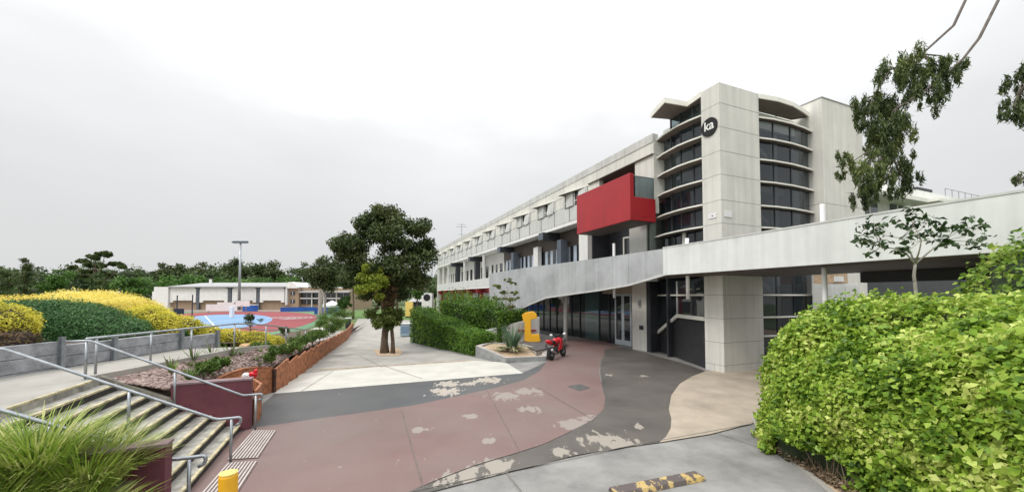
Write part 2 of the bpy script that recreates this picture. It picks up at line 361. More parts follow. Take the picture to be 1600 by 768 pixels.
def cloud(clumps, n, size, aspect=.55, shell=.5, rand=.8, droop=None, up=.25, jit=.12):
    """leaves spread through ellipsoid clumps (centre, radii)"""
    c = np.array([k[0] for k in clumps], float); r = np.array([k[1] if np.ndim(k[1]) else (k[1],) * 3 for k in clumps], float)
    wt = (r.prod(1)) ** (2 / 3); idx = rng.choice(len(c), n, p=wt / wt.sum())
    d = unit(rng.normal(size=(n, 3))); rad = shell + (1 - shell) * rng.random(n) ** .6
    rad *= 1 + jit * rng.normal(size=n)
    p = c[idx] + d * r[idx] * rad[:, None]
    nrm = unit(d + rng.normal(size=(n, 3)) * rand + np.array([0, 0, up]))
    return leafquads(p, nrm, size, aspect, droop)
def blob_clumps(c, rad, n, r0, r1, squash=.8, flat=1.0):
    """sub-clumps scattered through a big ellipsoid"""
    out = []
    for _ in range(n):
        d = Vector((random.gauss(0, 1), random.gauss(0, 1), random.gauss(0, 1))).normalized() * (random.random() ** .45)
        r = random.uniform(r0, r1)
        out.append(((c[0] + d.x * rad[0], c[1] + d.y * rad[1], c[2] + d.z * rad[2]), (r, r, r * squash * flat)))
    return out
def blades(base, n, length, width, spread, droop, up=1.0, radius=.15, seg=5, lv=.4):
    """strap leaves arching out of a tuft: returns one (n*seg,4,3) quad array whose blades are separate islands once welded"""
    out = []
    for _ in range(n):
        a = random.uniform(0, 2 * math.pi); d = Vector((math.cos(a), math.sin(a), 0)); L = length * random.uniform(1 - lv, 1 + lv * .4)
        p = Vector(base) + d * radius * random.random(); k = spread * random.uniform(.3, 1.2); side = Vector((-d.y, d.x, 0)); w = width * random.uniform(.7, 1.2)
        dr = Vector((d.x * k, d.y * k, up)).normalized(); pts = []
        for i in range(seg + 1):
            pts.append((p.copy(), w * (1 - (i / seg) ** 1.6) * .5 + .001)); p = p + dr * (L / seg); dr = (dr + Vector((d.x * .25, d.y * .25, -1)) * droop * random.uniform(.6, 1.3) / seg).normalized()
        for i in range(seg):
            (a0, w0), (a1, w1) = pts[i], pts[i + 1]
            out.append([a0 - side * w0, a0 + side * w0, a1 + side * w1, a1 - side * w1])
    return np.array([[tuple(q) for q in f] for f in out])
def strap(name, q, m, seg, parent=None):
    """blades as welded strips so that each blade is one island"""
    n = len(q) // seg; mb = MB()
    for i in range(n):
        vs = [q[i * seg][0], q[i * seg][1]]; fs = []
        for j in range(seg):
            vs += [q[i * seg + j][3], q[i * seg + j][2]]; fs.append((2 * j, 2 * j + 1, 2 * j + 3, 2 * j + 2))
        mb.add(vs, fs)
    return mb.build(name, m, parent)

# ================================================================ GROUND AND PAVING
def gp(lst, z=0.0): return [G(x, y, z) for x, y in lst]
ground = MB(); nx = 40
gr = sheet('ground', [(-900, -40), (900, -40), (900, 1200), (-900, 1200)], -.012, M['field'])
plaza = sheet('plaza', [(-6.6, -2), (30, -2), (30, 21), (12, 40), (-2, 64), (-12, 64), (-16, 60), (-9.2, 17), (-8.0, 12.4), (-6.2, 8.6), (-4.0, 4)], 0, M['con'])
path_pts = [(428, 613), (470, 583), (505, 556), (541, 530), (556, 504), (561, 494), (600, 492), (640, 500), (641, 538), (700, 550), (745, 559), (790, 570), (818, 582)]
sheet('footpath', gp(path_pts), .004, M['conpath'])
cs = gp([(429, 614.6), (463, 584.5), (598, 572), (736, 563), (790, 566), (818, 583), (673, 594.5)])
sheet('concrete_apron', cs, .008, M['conlight'])
RW = [G(x, y) for x, y in ((800, 615), (700, 605), (850, 615), (890, 660), (850, 690), (760, 735), (640, 760))]
spots_red = [(q.x, q.y, r) for q, r in ((G(790, 619), .75), (G(825, 612), .7), (G(828, 640), .5), (G(900, 664), .62), (G(922, 654), .45), (G(760, 729), .45), (G(705, 746), .4), (G(655, 672), .3), (G(735, 650), .3), (G(765, 690), .25))]
spots_dk = [(q.x, q.y, r) for q, r in ((G(697, 612), .8), (G(700, 600), .7), (G(762, 594), .8), (G(735, 600), .5), (G(635, 668), .3), (G(950, 690), .7), (G(690, 760), .6), (G(760, 735), .7), (G(885, 708), .35))]
RED = paint('red_paving_paint', (.20, .122, .112), (.27, .235, .21), spots_red, .10)
DRK = paint('dark_paving_paint', (.082, .088, .094), (.38, .34, .29), spots_dk, .16)
OLV = paint('worn_dark_paving_paint', (.105, .094, .082), (.30, .27, .23), [(q.x, q.y, r) for q, r in ((G(945, 688), 1.0), (G(965, 693), .8), (G(780, 728), .7), (G(730, 742), .8), (G(880, 706), .5), (G(1005, 588), .35), (G(950, 586), .4), (G(1000, 667), .3))], .28, .72)
sheet('dark_band_paving', gp([(300, 600), (400, 640), (429, 614.9), (673, 594.7), (816, 583), (852, 566), (880, 552), (1000, 640), (700, 700), (300, 760)]), .012, DRK)
red_pts = gp([(200, 800), (330, 690), (400, 668), (520, 651), (640, 634.5), (700, 622), (770, 607), (818, 594), (843, 580), (852, 568), (858, 558), (868, 545), (873, 536), (882, 531), (905, 529), (940, 531), (975, 544), (955, 548), (943, 556), (937, 567), (936, 582), (940, 600), (946, 622), (943, 640), (925, 657), (890, 675), (850, 694), (800, 710), (745, 726), (690, 747), (640, 768), (560, 800)])
sheet('red_paving', red_pts, .016, RED)
olive = gp([(945, 545), (975, 543), (1010, 552), (1040, 560), (1075, 570), (1103, 580), (1082, 588), (1062, 600), (1049, 618), (1045, 640), (1049, 655), (1048, 670), (1040, 684), (1030, 692), (979, 699), (900, 712), (780, 742), (640, 778), (620, 776), (690, 749), (745, 728), (800, 712), (850, 696), (890, 677), (925, 659), (943, 642), (947.5, 622), (941.5, 600), (937.5, 582), (938.5, 567), (944, 557)])
sheet('dark_paving', olive, .020, OLV)
sheet('beige_paving', gp([(1103, 580), (1082, 588), (1062, 600), (1049, 618), (1045, 640), (1049, 655), (1048, 670), (1040, 684), (1030, 692), (1110, 679), (1175, 662), (1215, 640), (1240, 585), (1180, 578)]), .024, M['beige'])
jb = MB()
for a, b, w in (((500, 577.5), (600, 571), .14), ((600, 572), (736, 563), .14), ((530, 549), (602, 545), .05), ((505, 556), (640, 551), .04)):
    p, q = G(*a), G(*b); n = (q - p).cross(Vector((0, 0, 1))).normalized() * w * .5
    jb.add([p - n + Vector((0, 0, .013)), p + n + Vector((0, 0, .013)), q + n + Vector((0, 0, .013)), q - n + Vector((0, 0, .013))], [(0, 3, 2, 1)])
struct('expansion_joints', jb, mat('tan_joint', (.36, .25, .14), .9, .4, 4))
jb = MB()
for a, b, w in (((400, 824), (640, 770), .025), ((640, 770), (980, 698.5), .02), ((980, 698.5), (1175, 663), .02), ((790, 737), (830, 790), .018), ((1120, 677), (1290, 735), .018), ((598, 571), (660, 592), .02), ((520, 580), (470, 612), .015),
                ((627, 640), (662, 765), .014), ((840, 605), (925, 655), .014), ((562, 556), (598, 574), .02), ((760, 609), (815, 711), .010)):
    p, q = G(*a), G(*b); n = (q - p).cross(Vector((0, 0, 1))).normalized() * w * .5; zz = Vector((0, 0, .0285))
    jb.add([p - n + zz, p + n + zz, q + n + zz, q - n + zz], [(0, 3, 2, 1)])
struct('saw_cuts', jb, mat('cut_line', (.16, .145, .13), .9, .3, 5))
# ---- athletics ground
sheet('track_surround', smoothpts(gp([(200, 486), (350, 483), (520, 484), (548, 487), (520, 496), (500, 506), (468, 517), (440, 525), (385, 526), (250, 528), (150, 500)]), 2), .004, M['surgreen'])
redp = smoothpts(gp([(230, 497), (285, 489), (340, 486.5), (440, 486.5), (482, 489), (499, 494), (492, 501.5), (470, 510), (440, 516), (410, 520), (330, 524), (250, 515)]), 2)
sheet('running_track', redp, .010, M['trackred'])
sheet('ball_court', smoothpts(gp([(270, 503), (300, 494), (340, 491), (390, 491), (418, 493.5), (428, 498), (418, 505), (385, 511), (330, 515), (280, 515)]), 2), .016, M['courtblue'])
lm = MB()
for k in (.30, .42, .54, .66, .78, .90):
    c = G(428, 497.5); pr = G(499, 494.5); rx = (pr - c).length * k; prev = None
    ax = (pr - c).normalized(); ay = Vector((-ax.y, ax.x, 0))
    for i in range(25):
        t = R(-88 + 176 * i / 24); q = c + ax * rx * math.cos(t) + ay * rx * .62 * math.sin(t); q2 = c + ax * (rx + .13) * math.cos(t) + ay * (rx * .62 + .13) * math.sin(t)
        q.z = q2.z = .022
        if prev: lm.add([prev[0], prev[1], q2, q], [(0, 1, 2, 3)])
        prev = (q, q2)
for a, b in (((300, 506), (400, 497)), ((330, 512), (415, 504)), ((320, 493), (340, 514))):
    p, q = G(*a), G(*b); n = (q - p).cross(Vector((0, 0, 1))).normalized() * .07; zz = Vector((0, 0, .024)); lm.add([p - n + zz, p + n + zz, q + n + zz, q - n + zz], [(0, 3, 2, 1)])
struct('track_lines', lm, M['line'])
sheet('track_path', smoothpts(gp([(425, 548), (432, 534), (470, 521), (505, 507), (526, 493), (540, 486), (553, 487), (536, 499), (528, 508), (500, 521), (476, 533), (470, 548)]), 1), .020, M['conlight'])
lawn = tag(sheet('lawn', gp([(556, 497.5), (530, 497), (545, 487.5), (585, 485), (640, 484.5), (690, 486), (640, 500), (600, 497)]), .012, M['grass']), kind='structure')
sheet('hall_forecourt', [(-95, 73.8), (-36, 73.8), (-36, 84), (-100, 84)], .03, mat('tan_asphalt', (.26, .20, .18), .9, .15, .4))
sheet('far_lawn', [(-190, 95), (-80, 95), (-70, 135), (-200, 135)], .006, mat('far_lawn_grass', (.13, .20, .05), .95, .2, .3))

# ---- raised terrace, planting banks (terrain)
def heightgrid(name, L, Rr, m, nu=14, rough=.03):
    """terrain between two edge lines of (x, y, z)"""
    def samp(P, t):
        f = t * (len(P) - 1); i = min(int(f), len(P) - 2); return Vector(P[i]).lerp(Vector(P[i + 1]), f - i)
    mb = MB(); nv = 36; vs = []
    for j in range(nv + 1):
        a, b = samp(L, j / nv), samp(Rr, j / nv)
        for i in range(nu + 1):
            p = a.lerp(b, i / nu); p.z += rough * (random.random() - .5) + .06 * math.sin(math.pi * i / nu); vs.append(p)
    fs = [(j * (nu + 1) + i, j * (nu + 1) + i + 1, (j + 1) * (nu + 1) + i + 1, (j + 1) * (nu + 1) + i) for j in range(nv) for i in range(nu)]
    mb.add(vs, fs); return mb
TZ = 1.36; AST = A
def SL(x, y, z=0): q = S0 + V * x + U * y; return Vector((q.x, q.y, z))
S0 = Vector((-6.05, 8.66, 0)); STW = 3.9                     # foot of the far end of the bottom riser; stairs climb along -V
tl = SL(-2.38, 0); tn = SL(-2.38, -STW - .3)
terr = [(-10.2, -1), (-10.2, 12), (-8.45, 12), (-8.45, tl.y - .05), (tl.x, tl.y), (tn.x, tn.y), (-6.6, -1)]
mb = MB(); mb.prism(terr, -.2, TZ); struct('terrace', mb, M['conpath'])
rp = [(-9.33, 11.95, TZ), (-9.5, 13.5, 1.22), (-9.95, 15.5, .98), (-10.8, 18.5, .62), (-11.8, 22, .3), (-13.2, 27, .06), (-14.5, 33, .022)]
mb = MB(); mb.strip(rp, [(-.87, -.3), (.87, -.3), (.87, 0), (-.87, 0)]); struct('ramp_path', mb, M['conpath'])
mb = MB(); mb.strip([(-8.42, tl.y + .02, TZ), (-8.42, 12, TZ), (-8.6, 13.6, 1.22), (-9.05, 15.5, .98), (-9.9, 18.5, .62), (-10.9, 22, .3)], [(-.06, -.4), (.06, -.4), (.06, .05), (-.06, .05)]); struct('kerb', mb, M['conpath'])
bank_l = [(-10.3, -1, 1.85), (-10.3, 6, 1.85), (-10.3, 10, 1.75), (-10.4, 14, 1.3), (-11.6, 18.5, .7), (-12.7, 22, .34), (-15.4, 33, .02)]
bank_r = [(-30, -1, 2.2), (-26, 8, 2.2), (-22, 14, 1.5), (-20, 18, .9), (-19, 22, .3), (-19, 26, .0), (-19, 35, -.03)]
struct('bank', heightgrid('bank', bank_l, bank_r, M['soil'], 16, .1), M['soil'])
bed_l = [(-8.4, 7.75, 1.25), (-8.42, 10, 1.32), (-8.5, 13, 1.22), (-9.0, 15.5, .95), (-9.85, 18.5, .6), (-10.9, 22, .3), (-12.2, 27, .15), (-13.5, 33, .02)]
bed_r = [(-7.3, 8.25, 1.0), (-7.95, 10.4, .78), (-7.75, 12.3, .70), (-8.55, 15.5, .74), (-9.35, 18.5, .72), (-10.3, 22.0, .62), (-11.5, 26.5, .5), (-15.5, 41, .2)]
struct('garden_bed', heightgrid('garden_bed', bed_l, bed_r, M['bedrock'], 10, .06), M['bedrock'])
# rock mulch: nobody could count it
mb = MB()
def bedpoint(j, i):
    def samp(P, t):
        f = t * (len(P) - 1); k = min(int(f), len(P) - 2); return Vector(P[k]).lerp(Vector(P[k + 1]), f - k)
    p = samp(bed_l, j).lerp(samp(bed_r, j), i); p.z += .06 * math.sin(math.pi * i); return p
for _ in range(5200):
    p = bedpoint(random.random() ** 1.5 * .62, random.uniform(.04, .97)); r = random.uniform(.022, .06)
    mb.ball(p + Vector((0, 0, r * .3)), (r * random.uniform(.7, 1.3), r * random.uniform(.7, 1.3), r * .65), 5, 4, .5)
tag(mb.build('rock_mulch', mulchm), kind='stuff')

# ================================================================ CAMPUS BUILDING (local axes: x = into the building, y = along the facade, z = up)
bld = empty('campus_building', (C0.x, C0.y, 0), A, 'long three-storey pale concrete building with glazed stair tower and red balcony box', 'building')
def part(name, mb, m, parent=bld, **k): return mb.build(name, m, parent, **k)
TT = 11.5
# --- tower corner pier and its panel joints
mb = MB(); mb.box(0, 2.32, 0, .87, 0, TT); part('corner_pier', mb, M['wall'], bevel=.012)
mb = MB()
for z in (.28, 1.16, 2.10, 3.03, 3.96, 4.90, 5.86, 6.78, 7.80, 8.74, 9.70, 10.66):
    mb.box(-.003, 2.323, -.003, .873, z, z + .018)
mb.box(-.002, 0, .43, .442, 0, .28)
part('panel_joint', mb, M['joint'])
mb = MB(); mb.tube([(-.02, .46, 9.86), (.0, .46, 9.86)], .375, 40); sign = None
m_ = MB(); m_.tube([(-.05, .46, 9.86), (.004, .46, 9.86)], .375, 40); sign = part('round_sign', m_, M['black'])
def text(name, body, size, parent, mtx, m, depth=.006):
    cu = bpy.data.curves.new(name, 'FONT'); cu.body = body; cu.size = size; cu.align_x = 'CENTER'; cu.align_y = 'CENTER'; cu.extrude = depth; cu.offset = .008 if size > .2 else 0
    t = bpy.data.objects.new(name, cu); COL.objects.link(t); dg = bpy.context.evaluated_depsgraph_get(); me = bpy.data.meshes.new_from_object(t.evaluated_get(dg))
    bpy.data.objects.remove(t); me.materials.clear(); me.materials.append(m); o = bpy.data.objects.new(name, me); COL.objects.link(o); o.parent = parent; o.matrix_local = mtx; return o
FACEM = Matrix(((0, 0, -1, 0), (-1, 0, 0, 0), (0, 1, 0, 0), (0, 0, 0, 1)))
text('lettering', 'ka', .52, sign, Matrix.Translation((-.058, .455, 9.90)) @ FACEM, M['white'])
mb = MB(); mb.box(-.025, -.004, .22, .60, 6.12, 6.30); part('small_sign', mb, M['line'])
mb = MB(); mb.box(.16, .56, -.025, -.004, 6.12, 6.36); part('small_sign', mb, M['line'])
mb = MB(); mb.box(-.03, -.026, .36, .42, 6.19, 6.23); part('small_mark', mb, M['dark'])
# --- left glazed bay of the tower
LZ = [5.86, 6.78, 7.80, 8.74, 9.66, 10.55]
bow = [(.06, .87), (-.06, 1.5), (-.10, 2.1), (0.02, 3.05), (.30, 3.95)]
gl_l = [(.42, .87), (.36, 1.6), (.36, 2.3), (.50, 3.0), (.75, 3.95)]
for z in LZ:
    mb = MB(); mb.prism(bow + [(g[0] + .03, g[1]) for g in gl_l[::-1]], z - .02, z + .04); f_ = part('sun_shelf', mb, M['fin'])
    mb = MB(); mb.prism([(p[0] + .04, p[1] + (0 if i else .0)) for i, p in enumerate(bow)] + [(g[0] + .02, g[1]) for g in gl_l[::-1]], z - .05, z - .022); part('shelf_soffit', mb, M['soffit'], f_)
mb = MB()
for i in range(4):
    (x0, y0), (x1, y1) = gl_l[i], gl_l[i + 1]; mb.add([(x0, y0, 3.95), (x1, y1, 3.95), (x1, y1, 10.5), (x0, y0, 10.5)], [(0, 1, 2, 3)])
part('stair_window', mb, GLC)
mb = MB()
mb.add([(.42, .87, 10.6), (.36, 1.6, 10.6), (.36, 1.6, 11.32), (.42, .87, 11.32)], [(0, 1, 2, 3)]); mb.add([(.36, 1.6, 10.6), (.40, 2.9, 10.6), (.40, 2.9, 11.32), (.36, 1.6, 11.32)], [(0, 1, 2, 3)])
mb.add([(.40, 2.9, 10.6), (2.0, 2.9, 10.6), (2.0, 2.9, 11.32), (.40, 2.9, 11.32)], [(0, 1, 2, 3)]); part('lantern_window', mb, GLT)
mb = MB()
for x, y in ((.36, 1.6), (.40, 2.9), (.36, 2.3)): mb.box(x - .03, x + .03, y - .03, y + .03, 3.95, 11.3)
part('mullion', mb, M['dark'])
mb = MB(); mb.box(.28, .34, 2.05, 2.22, 4.9, 5.84); part('window_post', mb, M['fin'])
mb = MB(); mb.prism([(0.02, .87), (.15, 1.72), (-1.02, 1.84), (-.55, 3.2), (.30, 3.0), (3.2, 3.0), (3.2, .87)], 11.34, 11.56)
cn = part('canopy', mb, M['fin'])
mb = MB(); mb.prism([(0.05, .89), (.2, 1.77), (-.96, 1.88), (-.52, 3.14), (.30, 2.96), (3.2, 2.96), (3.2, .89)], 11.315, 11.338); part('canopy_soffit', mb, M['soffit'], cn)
# tower interior seen through the glass
mb = MB()
for z in (4.8, 7.9): mb.box(1.0, 5.6, 1.1, 3.6, z - .12, z + .1)
mb.box(3.2, 3.5, 1.2, 1.5, 0, 11.2); mb.box(2.6, 2.75, 2.2, 3.4, 3.9, 11.2); mb.box(4.8, 5.0, 1.0, 1.2, 0, 11.2)
part('interior_structure', mb, mat('interior_paint', (.30, .30, .28), .8, .1, 1))
mb = MB(); mb.box(5.62, 5.75, .8, 5, 0, 11.2); mb.box(1.05, 5.62, 3.9, 4.0, 0, 11.2); part('interior_wall', mb, M['dark'])
mb = MB()
for k in range(3):
    z0 = 1.6 + 3.1 * k
    mb.poly3([(1.4, 2.3, z0), (4.6, 2.3, z0 + 1.6), (4.6, 2.3, z0 + 1.85), (1.4, 2.3, z0 + .25)], (0, 1.1, 0)); mb.poly3([(1.4, 1.2, z0 + 3.2), (4.6, 1.2, z0 + 1.6), (4.6, 1.2, z0 + 1.85), (1.4, 1.2, z0 + 3.45)], (0, .9, 0))
part('stair_flight', mb, mat('interior_stair', (.28, .28, .27), .8, .1, 1))
# --- right glazed bay
bowr = [(2.32, .08), (3.2, -.05), (4.3, -.09), (5.3, -.03), (6.1, .09)]
glr = [(2.32, .26), (3.4, .14), (4.5, .11), (5.5, .17), (6.1, .30)]
for z in (1.32, 2.10, 3.03, 5.86, 6.78, 7.80, 8.74, 9.66, 10.55):
    mb = MB(); mb.prism(bowr + [(g[0], g[1] + .03) for g in glr[::-1]], z - .02, z + .04); f_ = part('sun_shelf', mb, M['fin'])
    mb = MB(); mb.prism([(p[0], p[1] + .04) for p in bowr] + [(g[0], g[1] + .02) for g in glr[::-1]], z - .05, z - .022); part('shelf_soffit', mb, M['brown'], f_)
mb = MB()
for i in range(4):
    (x0, y0), (x1, y1) = glr[i], glr[i + 1]; mb.add([(x0, y0, 0), (x1, y1, 0), (x1, y1, 10.52), (x0, y0, 10.52)], [(0, 1, 2, 3)])
part('stair_window', mb, GLC)
mb = MB()
for x, y in ((3.4, .14), (4.5, .11), (5.5, .20)): mb.box(x - .025, x + .025, y - .03, y + .03, 0, 10.5)
part('mullion', mb, M['dark'])
mb = MB(); mb.prism([(2.32, .02), (3.37, -.12), (4.46, -.10), (5.48, .08), (6.25, .27), (5.75, .80), (2.32, .85)], 11.33, 11.52); cn = part('canopy', mb, M['fin'])
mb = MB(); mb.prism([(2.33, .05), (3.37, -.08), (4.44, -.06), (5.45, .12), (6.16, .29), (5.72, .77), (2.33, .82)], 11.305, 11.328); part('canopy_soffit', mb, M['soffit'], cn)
mb = MB(); mb.box(2.33, 6.05, .82, .95, 10.58, 11.3); part('clerestory_wall', mb, M['fin'])
mb = MB(); mb.box(1.0, 6.1, .96, 4.0, 11.0, 11.3); part('tower_roof', mb, M['roofcap'])
# --- end block right of the glass
mb = MB(); mb.box(6.12, 9.3, -.30, 7, 0, 11.95); part('end_block', mb, M['wall'], bevel=.012)
mb = MB()
for z in (4.9, 7.15): mb.box(6.117, 9.303, -.303, 7.003, z, z + .02)
part('panel_joint', mb, M['joint'])
mb = MB(); mb.box(6.10, 9.32, -.32, 7.02, 11.952, 12.0); part('block_cap', mb, M['joint'])
# --- level 2 (top storey)
S1 = 54.3
mb = MB()
mb.box(0, .3, 3.62, 4.95, 7.0, 10.45); mb.box(0, .3, 8.05, 9.1, 7.92, 10.45); mb.box(0, .3, 4.95, 8.05, 9.85, 10.45); mb.box(0, .3, 9.1, S1, 9.78, 10.45)
mb.box(.02, .3, 9.1, S1, 8.88, 9.78); mb.box(.3, 12, 3.62, 4.0, 7.92, 10.6); mb.box(0, 12, S1, S1 + .3, 0, 10.85)
part('upper_wall', mb, M['wall'])
mb = MB(); k = 3.62
while k < S1 - .1:
    e = min(k + 2.05, S1); mb.box(-.03, .3, k + .008, e - .008, 10.452, 10.86); k += 2.05
part('roof_fascia', mb, M['roofcap'])
mb = MB(); mb.box(.3, 12, 3.62, S1, 10.45, 10.6); part('roof', mb, M['roofcap'])
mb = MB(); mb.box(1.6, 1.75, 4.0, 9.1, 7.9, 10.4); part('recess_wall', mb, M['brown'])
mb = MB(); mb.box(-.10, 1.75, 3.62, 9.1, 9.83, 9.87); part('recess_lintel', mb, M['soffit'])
mb = MB(); mb.box(-.06, .55, 9.1, S1, 7.70, 7.93); mb.box(.55, 3.2, 9.1, S1, 7.74, 7.93); part('floor_slab', mb, M['white'])
mb = MB(); k = 9.14
while k < S1 - .2:
    e = min(k + 2.07, S1); mb.box(-.075, .02, k + .008, e - .008, 7.94, 8.86); k += 2.07
part('balcony_parapet', mb, M['pale'])
mb = MB(); mb.tube([(-.10, 9.2, 8.97), (-.10, S1, 8.97)], .02, 6)
k = 9.2
while k < S1: mb.box(-.115, -.09, k - .012, k + .012, 7.95, 8.97); k += 2.07
part('parapet_rail', mb, M['galv'])
# a hood bay repeated along the top storey
hoods = []
def hood_bay(s):
    """s = near end of the bay: skewed hood slab, splayed fluted panel, two slot windows"""
    mb = MB(); mb.prism([(-.04, s), (-.16, s + .75), (-.60, s + 2.75), (.02, s + 2.75), (.02, s)], 9.775, 9.83); h = part('sun_hood', mb, M['fin'])
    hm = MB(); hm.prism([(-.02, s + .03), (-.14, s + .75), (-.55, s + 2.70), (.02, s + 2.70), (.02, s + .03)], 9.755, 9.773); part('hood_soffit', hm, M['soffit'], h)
    mb = MB()
    for i in range(5):
        a0 = s + .12 + i * .15
        mb.poly3([(-.06 - .012 * (i % 2), a0, 9.75), (-.06 - .012 * ((i + 1) % 2), a0 + .145, 9.75), (-.13 - .03 * ((i + 1) % 2) - .02 * i, a0 + .145, 8.9), (-.13 - .03 * (i % 2) - .02 * i, a0, 8.9)], (.04, 0, 0))
    p1 = part('splayed_panel', mb, M['pale']); 
    mb = MB(); mb.box(-.06, .0, s + .02, s + .10, 8.88, 9.75); part('hood_post', mb, M['pale'])
    mb = MB(); mb.box(-.015, .018, s + 1.05, s + 1.45, 8.9, 9.74); w1 = part('window', mb, GL)
    fm = MB(); fm.box(-.03, .017, s + 1.45, s + 1.51, 8.9, 9.745); fm.box(-.03, .017, s + .99, s + 1.05, 8.9, 9.745); fm.box(-.03, -.016, s + 1.05, s + 1.45, 9.18, 9.23); part('frame', fm, M['fin'], w1)
    mb = MB(); mb.box(-.16, .018, s + 1.52, s + 2.35, 8.9, 9.752); part('hood_pier', mb, M['pale'])
    mb = MB(); mb.box(-.02, .018, s + 2.40, s + 2.70, 8.9, 9.74); w1 = part('window', mb, GL)
    fm = MB(); fm.box(-.035, .017, s + 2.70, s + 2.76, 8.9, 9.745); fm.box(-.035, -.021, s + 2.40, s + 2.70, 9.25, 9.29); part('frame', fm, M['fin'], w1)
for k in range(11): hood_bay(9.25 + 4.14 * k)
# --- red balcony box
mb = MB()
mb.prism([(-1.52, 3.52), (-1.30, 3.52), (-1.30, 8.1), (-1.52, 8.1)], 6.52, 8.72); mb.prism([(-1.298, 3.52), (0, 3.52), (0, 8.1), (-1.298, 8.1)], 6.52, 6.70); mb.box(-1.298, -.003, 3.523, 3.72, 6.702, 7.62); mb.box(-1.298, -.003, 7.9, 8.097, 6.702, 8.717)
rb = part('red_balcony', mb, M['red'], bevel=.01)
mb = MB(); mb.box(-1.28, -.02, 3.60, 3.615, 7.64, 8.62); gp_ = part('balustrade', mb, GLT, rb)
mb = MB(); mb.tube([(-1.28, 3.608, 8.64), (-.02, 3.608, 8.64)], .02, 6); part('rail', mb, M['galv'], rb)
mb = MB(); mb.box(-1.45, -.02, 3.6, 8.0, 6.495, 6.517); part('balcony_soffit', mb, M['brown'], rb)
# --- level 1
FL = 4.0
for bx in ((.42, 1.15, 4.62, 5.95, FL, 7.7), (.3, .62, 9.75, 10.75, FL, 7.0), (.55, .9, 17.3, 18.1, FL, 7.0)):
    mb = MB(); mb.box(*bx); part('pier', mb, M['white'])
mb = MB(); mb.box(.42, .45, 4.62, 4.63, FL, 7.7); mb.box(.06, .42, 3.98, 4.02, FL, 7.0); mb.box(.42, 1.9, 4.55, 4.615, FL, 7.7); part('pier_return', mb, mat('grey_green_render', (.22, .25, .23), .7, .08, 1))
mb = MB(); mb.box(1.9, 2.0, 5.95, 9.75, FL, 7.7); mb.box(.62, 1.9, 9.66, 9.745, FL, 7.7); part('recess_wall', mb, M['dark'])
mb = MB(); mb.box(1.84, 1.88, 6.3, 7.15, FL, 6.45); mb.box(1.84, 1.88, 7.25, 8.1, FL, 6.45); dr = part('balcony_door', mb, GL)
mb = MB()
for s in (6.2, 7.15, 8.1): mb.box(1.80, 1.86, s, s + .1, FL, 6.55)
mb.box(1.80, 1.86, 6.3, 8.1, 6.452, 6.55); part('frame', mb, M['fin'], dr)
mb = MB(); mb.box(1.0, 1.1, 10.75, 26.0, 6.55, 7.7); part('spandrel_band', mb, M['brown'])
mb = MB(); mb.box(1.0, 1.1, 10.75, 26.0, FL, 4.75); part('sill_wall', mb, M['bluegrey'])
s = 10.85; i = 0
while s < 25.4:
    if 17.2 < s + .2 < 18.1: s = 18.15; continue
    wd = .46 if i % 2 == 0 else .40
    mb = MB(); mb.box(1.02, 1.08, s, s + wd, 4.752, 6.548)
    if i % 2 == 0: w_ = part('window', mb, GL); fm = MB(); fm.box(.99, 1.019, s, s + .035, 4.755, 6.545); part('frame', fm, M['dark'], w_)
    else: part('window_panel', mb, M['pale_strip'])
    s += wd; i += 1
mb = MB()
for s in (13.3, 22.0): mb.box(.25, .80, s - .28, s + .28, FL, 7.0)
part('column', mb, M['bluegrey'])
for s in (14.9, 23.8, 34.0, 43.2):
    mb = MB(); mb.box(-.42, 1.4, s - .42, s + .30, 7.18, 7.69); b_ = part('beam', mb, M['dark'])
    cm = MB(); cm.box(-.43, -.421, s - .43, s + .31, 7.17, 7.695); part('beam_end', cm, M['bluegrey'], b_)
mb = MB(); mb.box(1.4, 1.6, 26.0, S1, FL, 7.72); mb.box(1.0, 1.4, 26.0, 26.2, FL, 7.72); part('middle_wall', mb, M['white'])
s = 27.2; i = 0
while s < S1 - 1.5:
    wd = (.9, .55, .55, 1.0)[i % 4]
    mb = MB(); mb.box(1.36, 1.40, s, s + wd, 4.05 if i % 4 == 0 else 4.7, 6.5); w_ = part('window', mb, GL)
    fm = MB(); fm.box(1.33, 1.355, s - .05, s, 4.05, 6.55); fm.box(1.33, 1.355, s + wd, s + wd + .05, 4.05, 6.55); fm.box(1.33, 1.355, s, s + wd, 6.5, 6.55); part('frame', fm, M['fin'], w_)
    s += wd + (.75, .8, 1.1, .9)[i % 4]; i += 1
for s in (33.8, 43.0):
    mb = MB(); mb.box(.15, .75, s - .75, s - .2, FL, 7.18); part('column', mb, M['dark'])
for s in (30.0, 38.0, 47.0, 50.5, 53.8):
    mb = MB(); mb.box(.05, .25, s - .1, s + .1, 4.9, 7.7); part('post', mb, M['white'])
mb = MB(); mb.box(-.08, 1.6, 21.5, S1, 3.85, 4.03); part('floor_slab', mb, M['white'])
mb = MB(); mb.box(1.1, 12, 5.95, S1, 3.75, 3.98); mb.box(.42, 1.1, 4.62, 26, 3.75, 3.98); part('floor_slab', mb, M['pale'])
mb = MB(); k = 21.5
while k < S1 - .1:
    e = min(k + 2.05, S1); mb.box(-.10, .0, k + .008, e - .008, 4.035, 4.9); k += 2.05
part('balcony_parapet', mb, M['pale'])
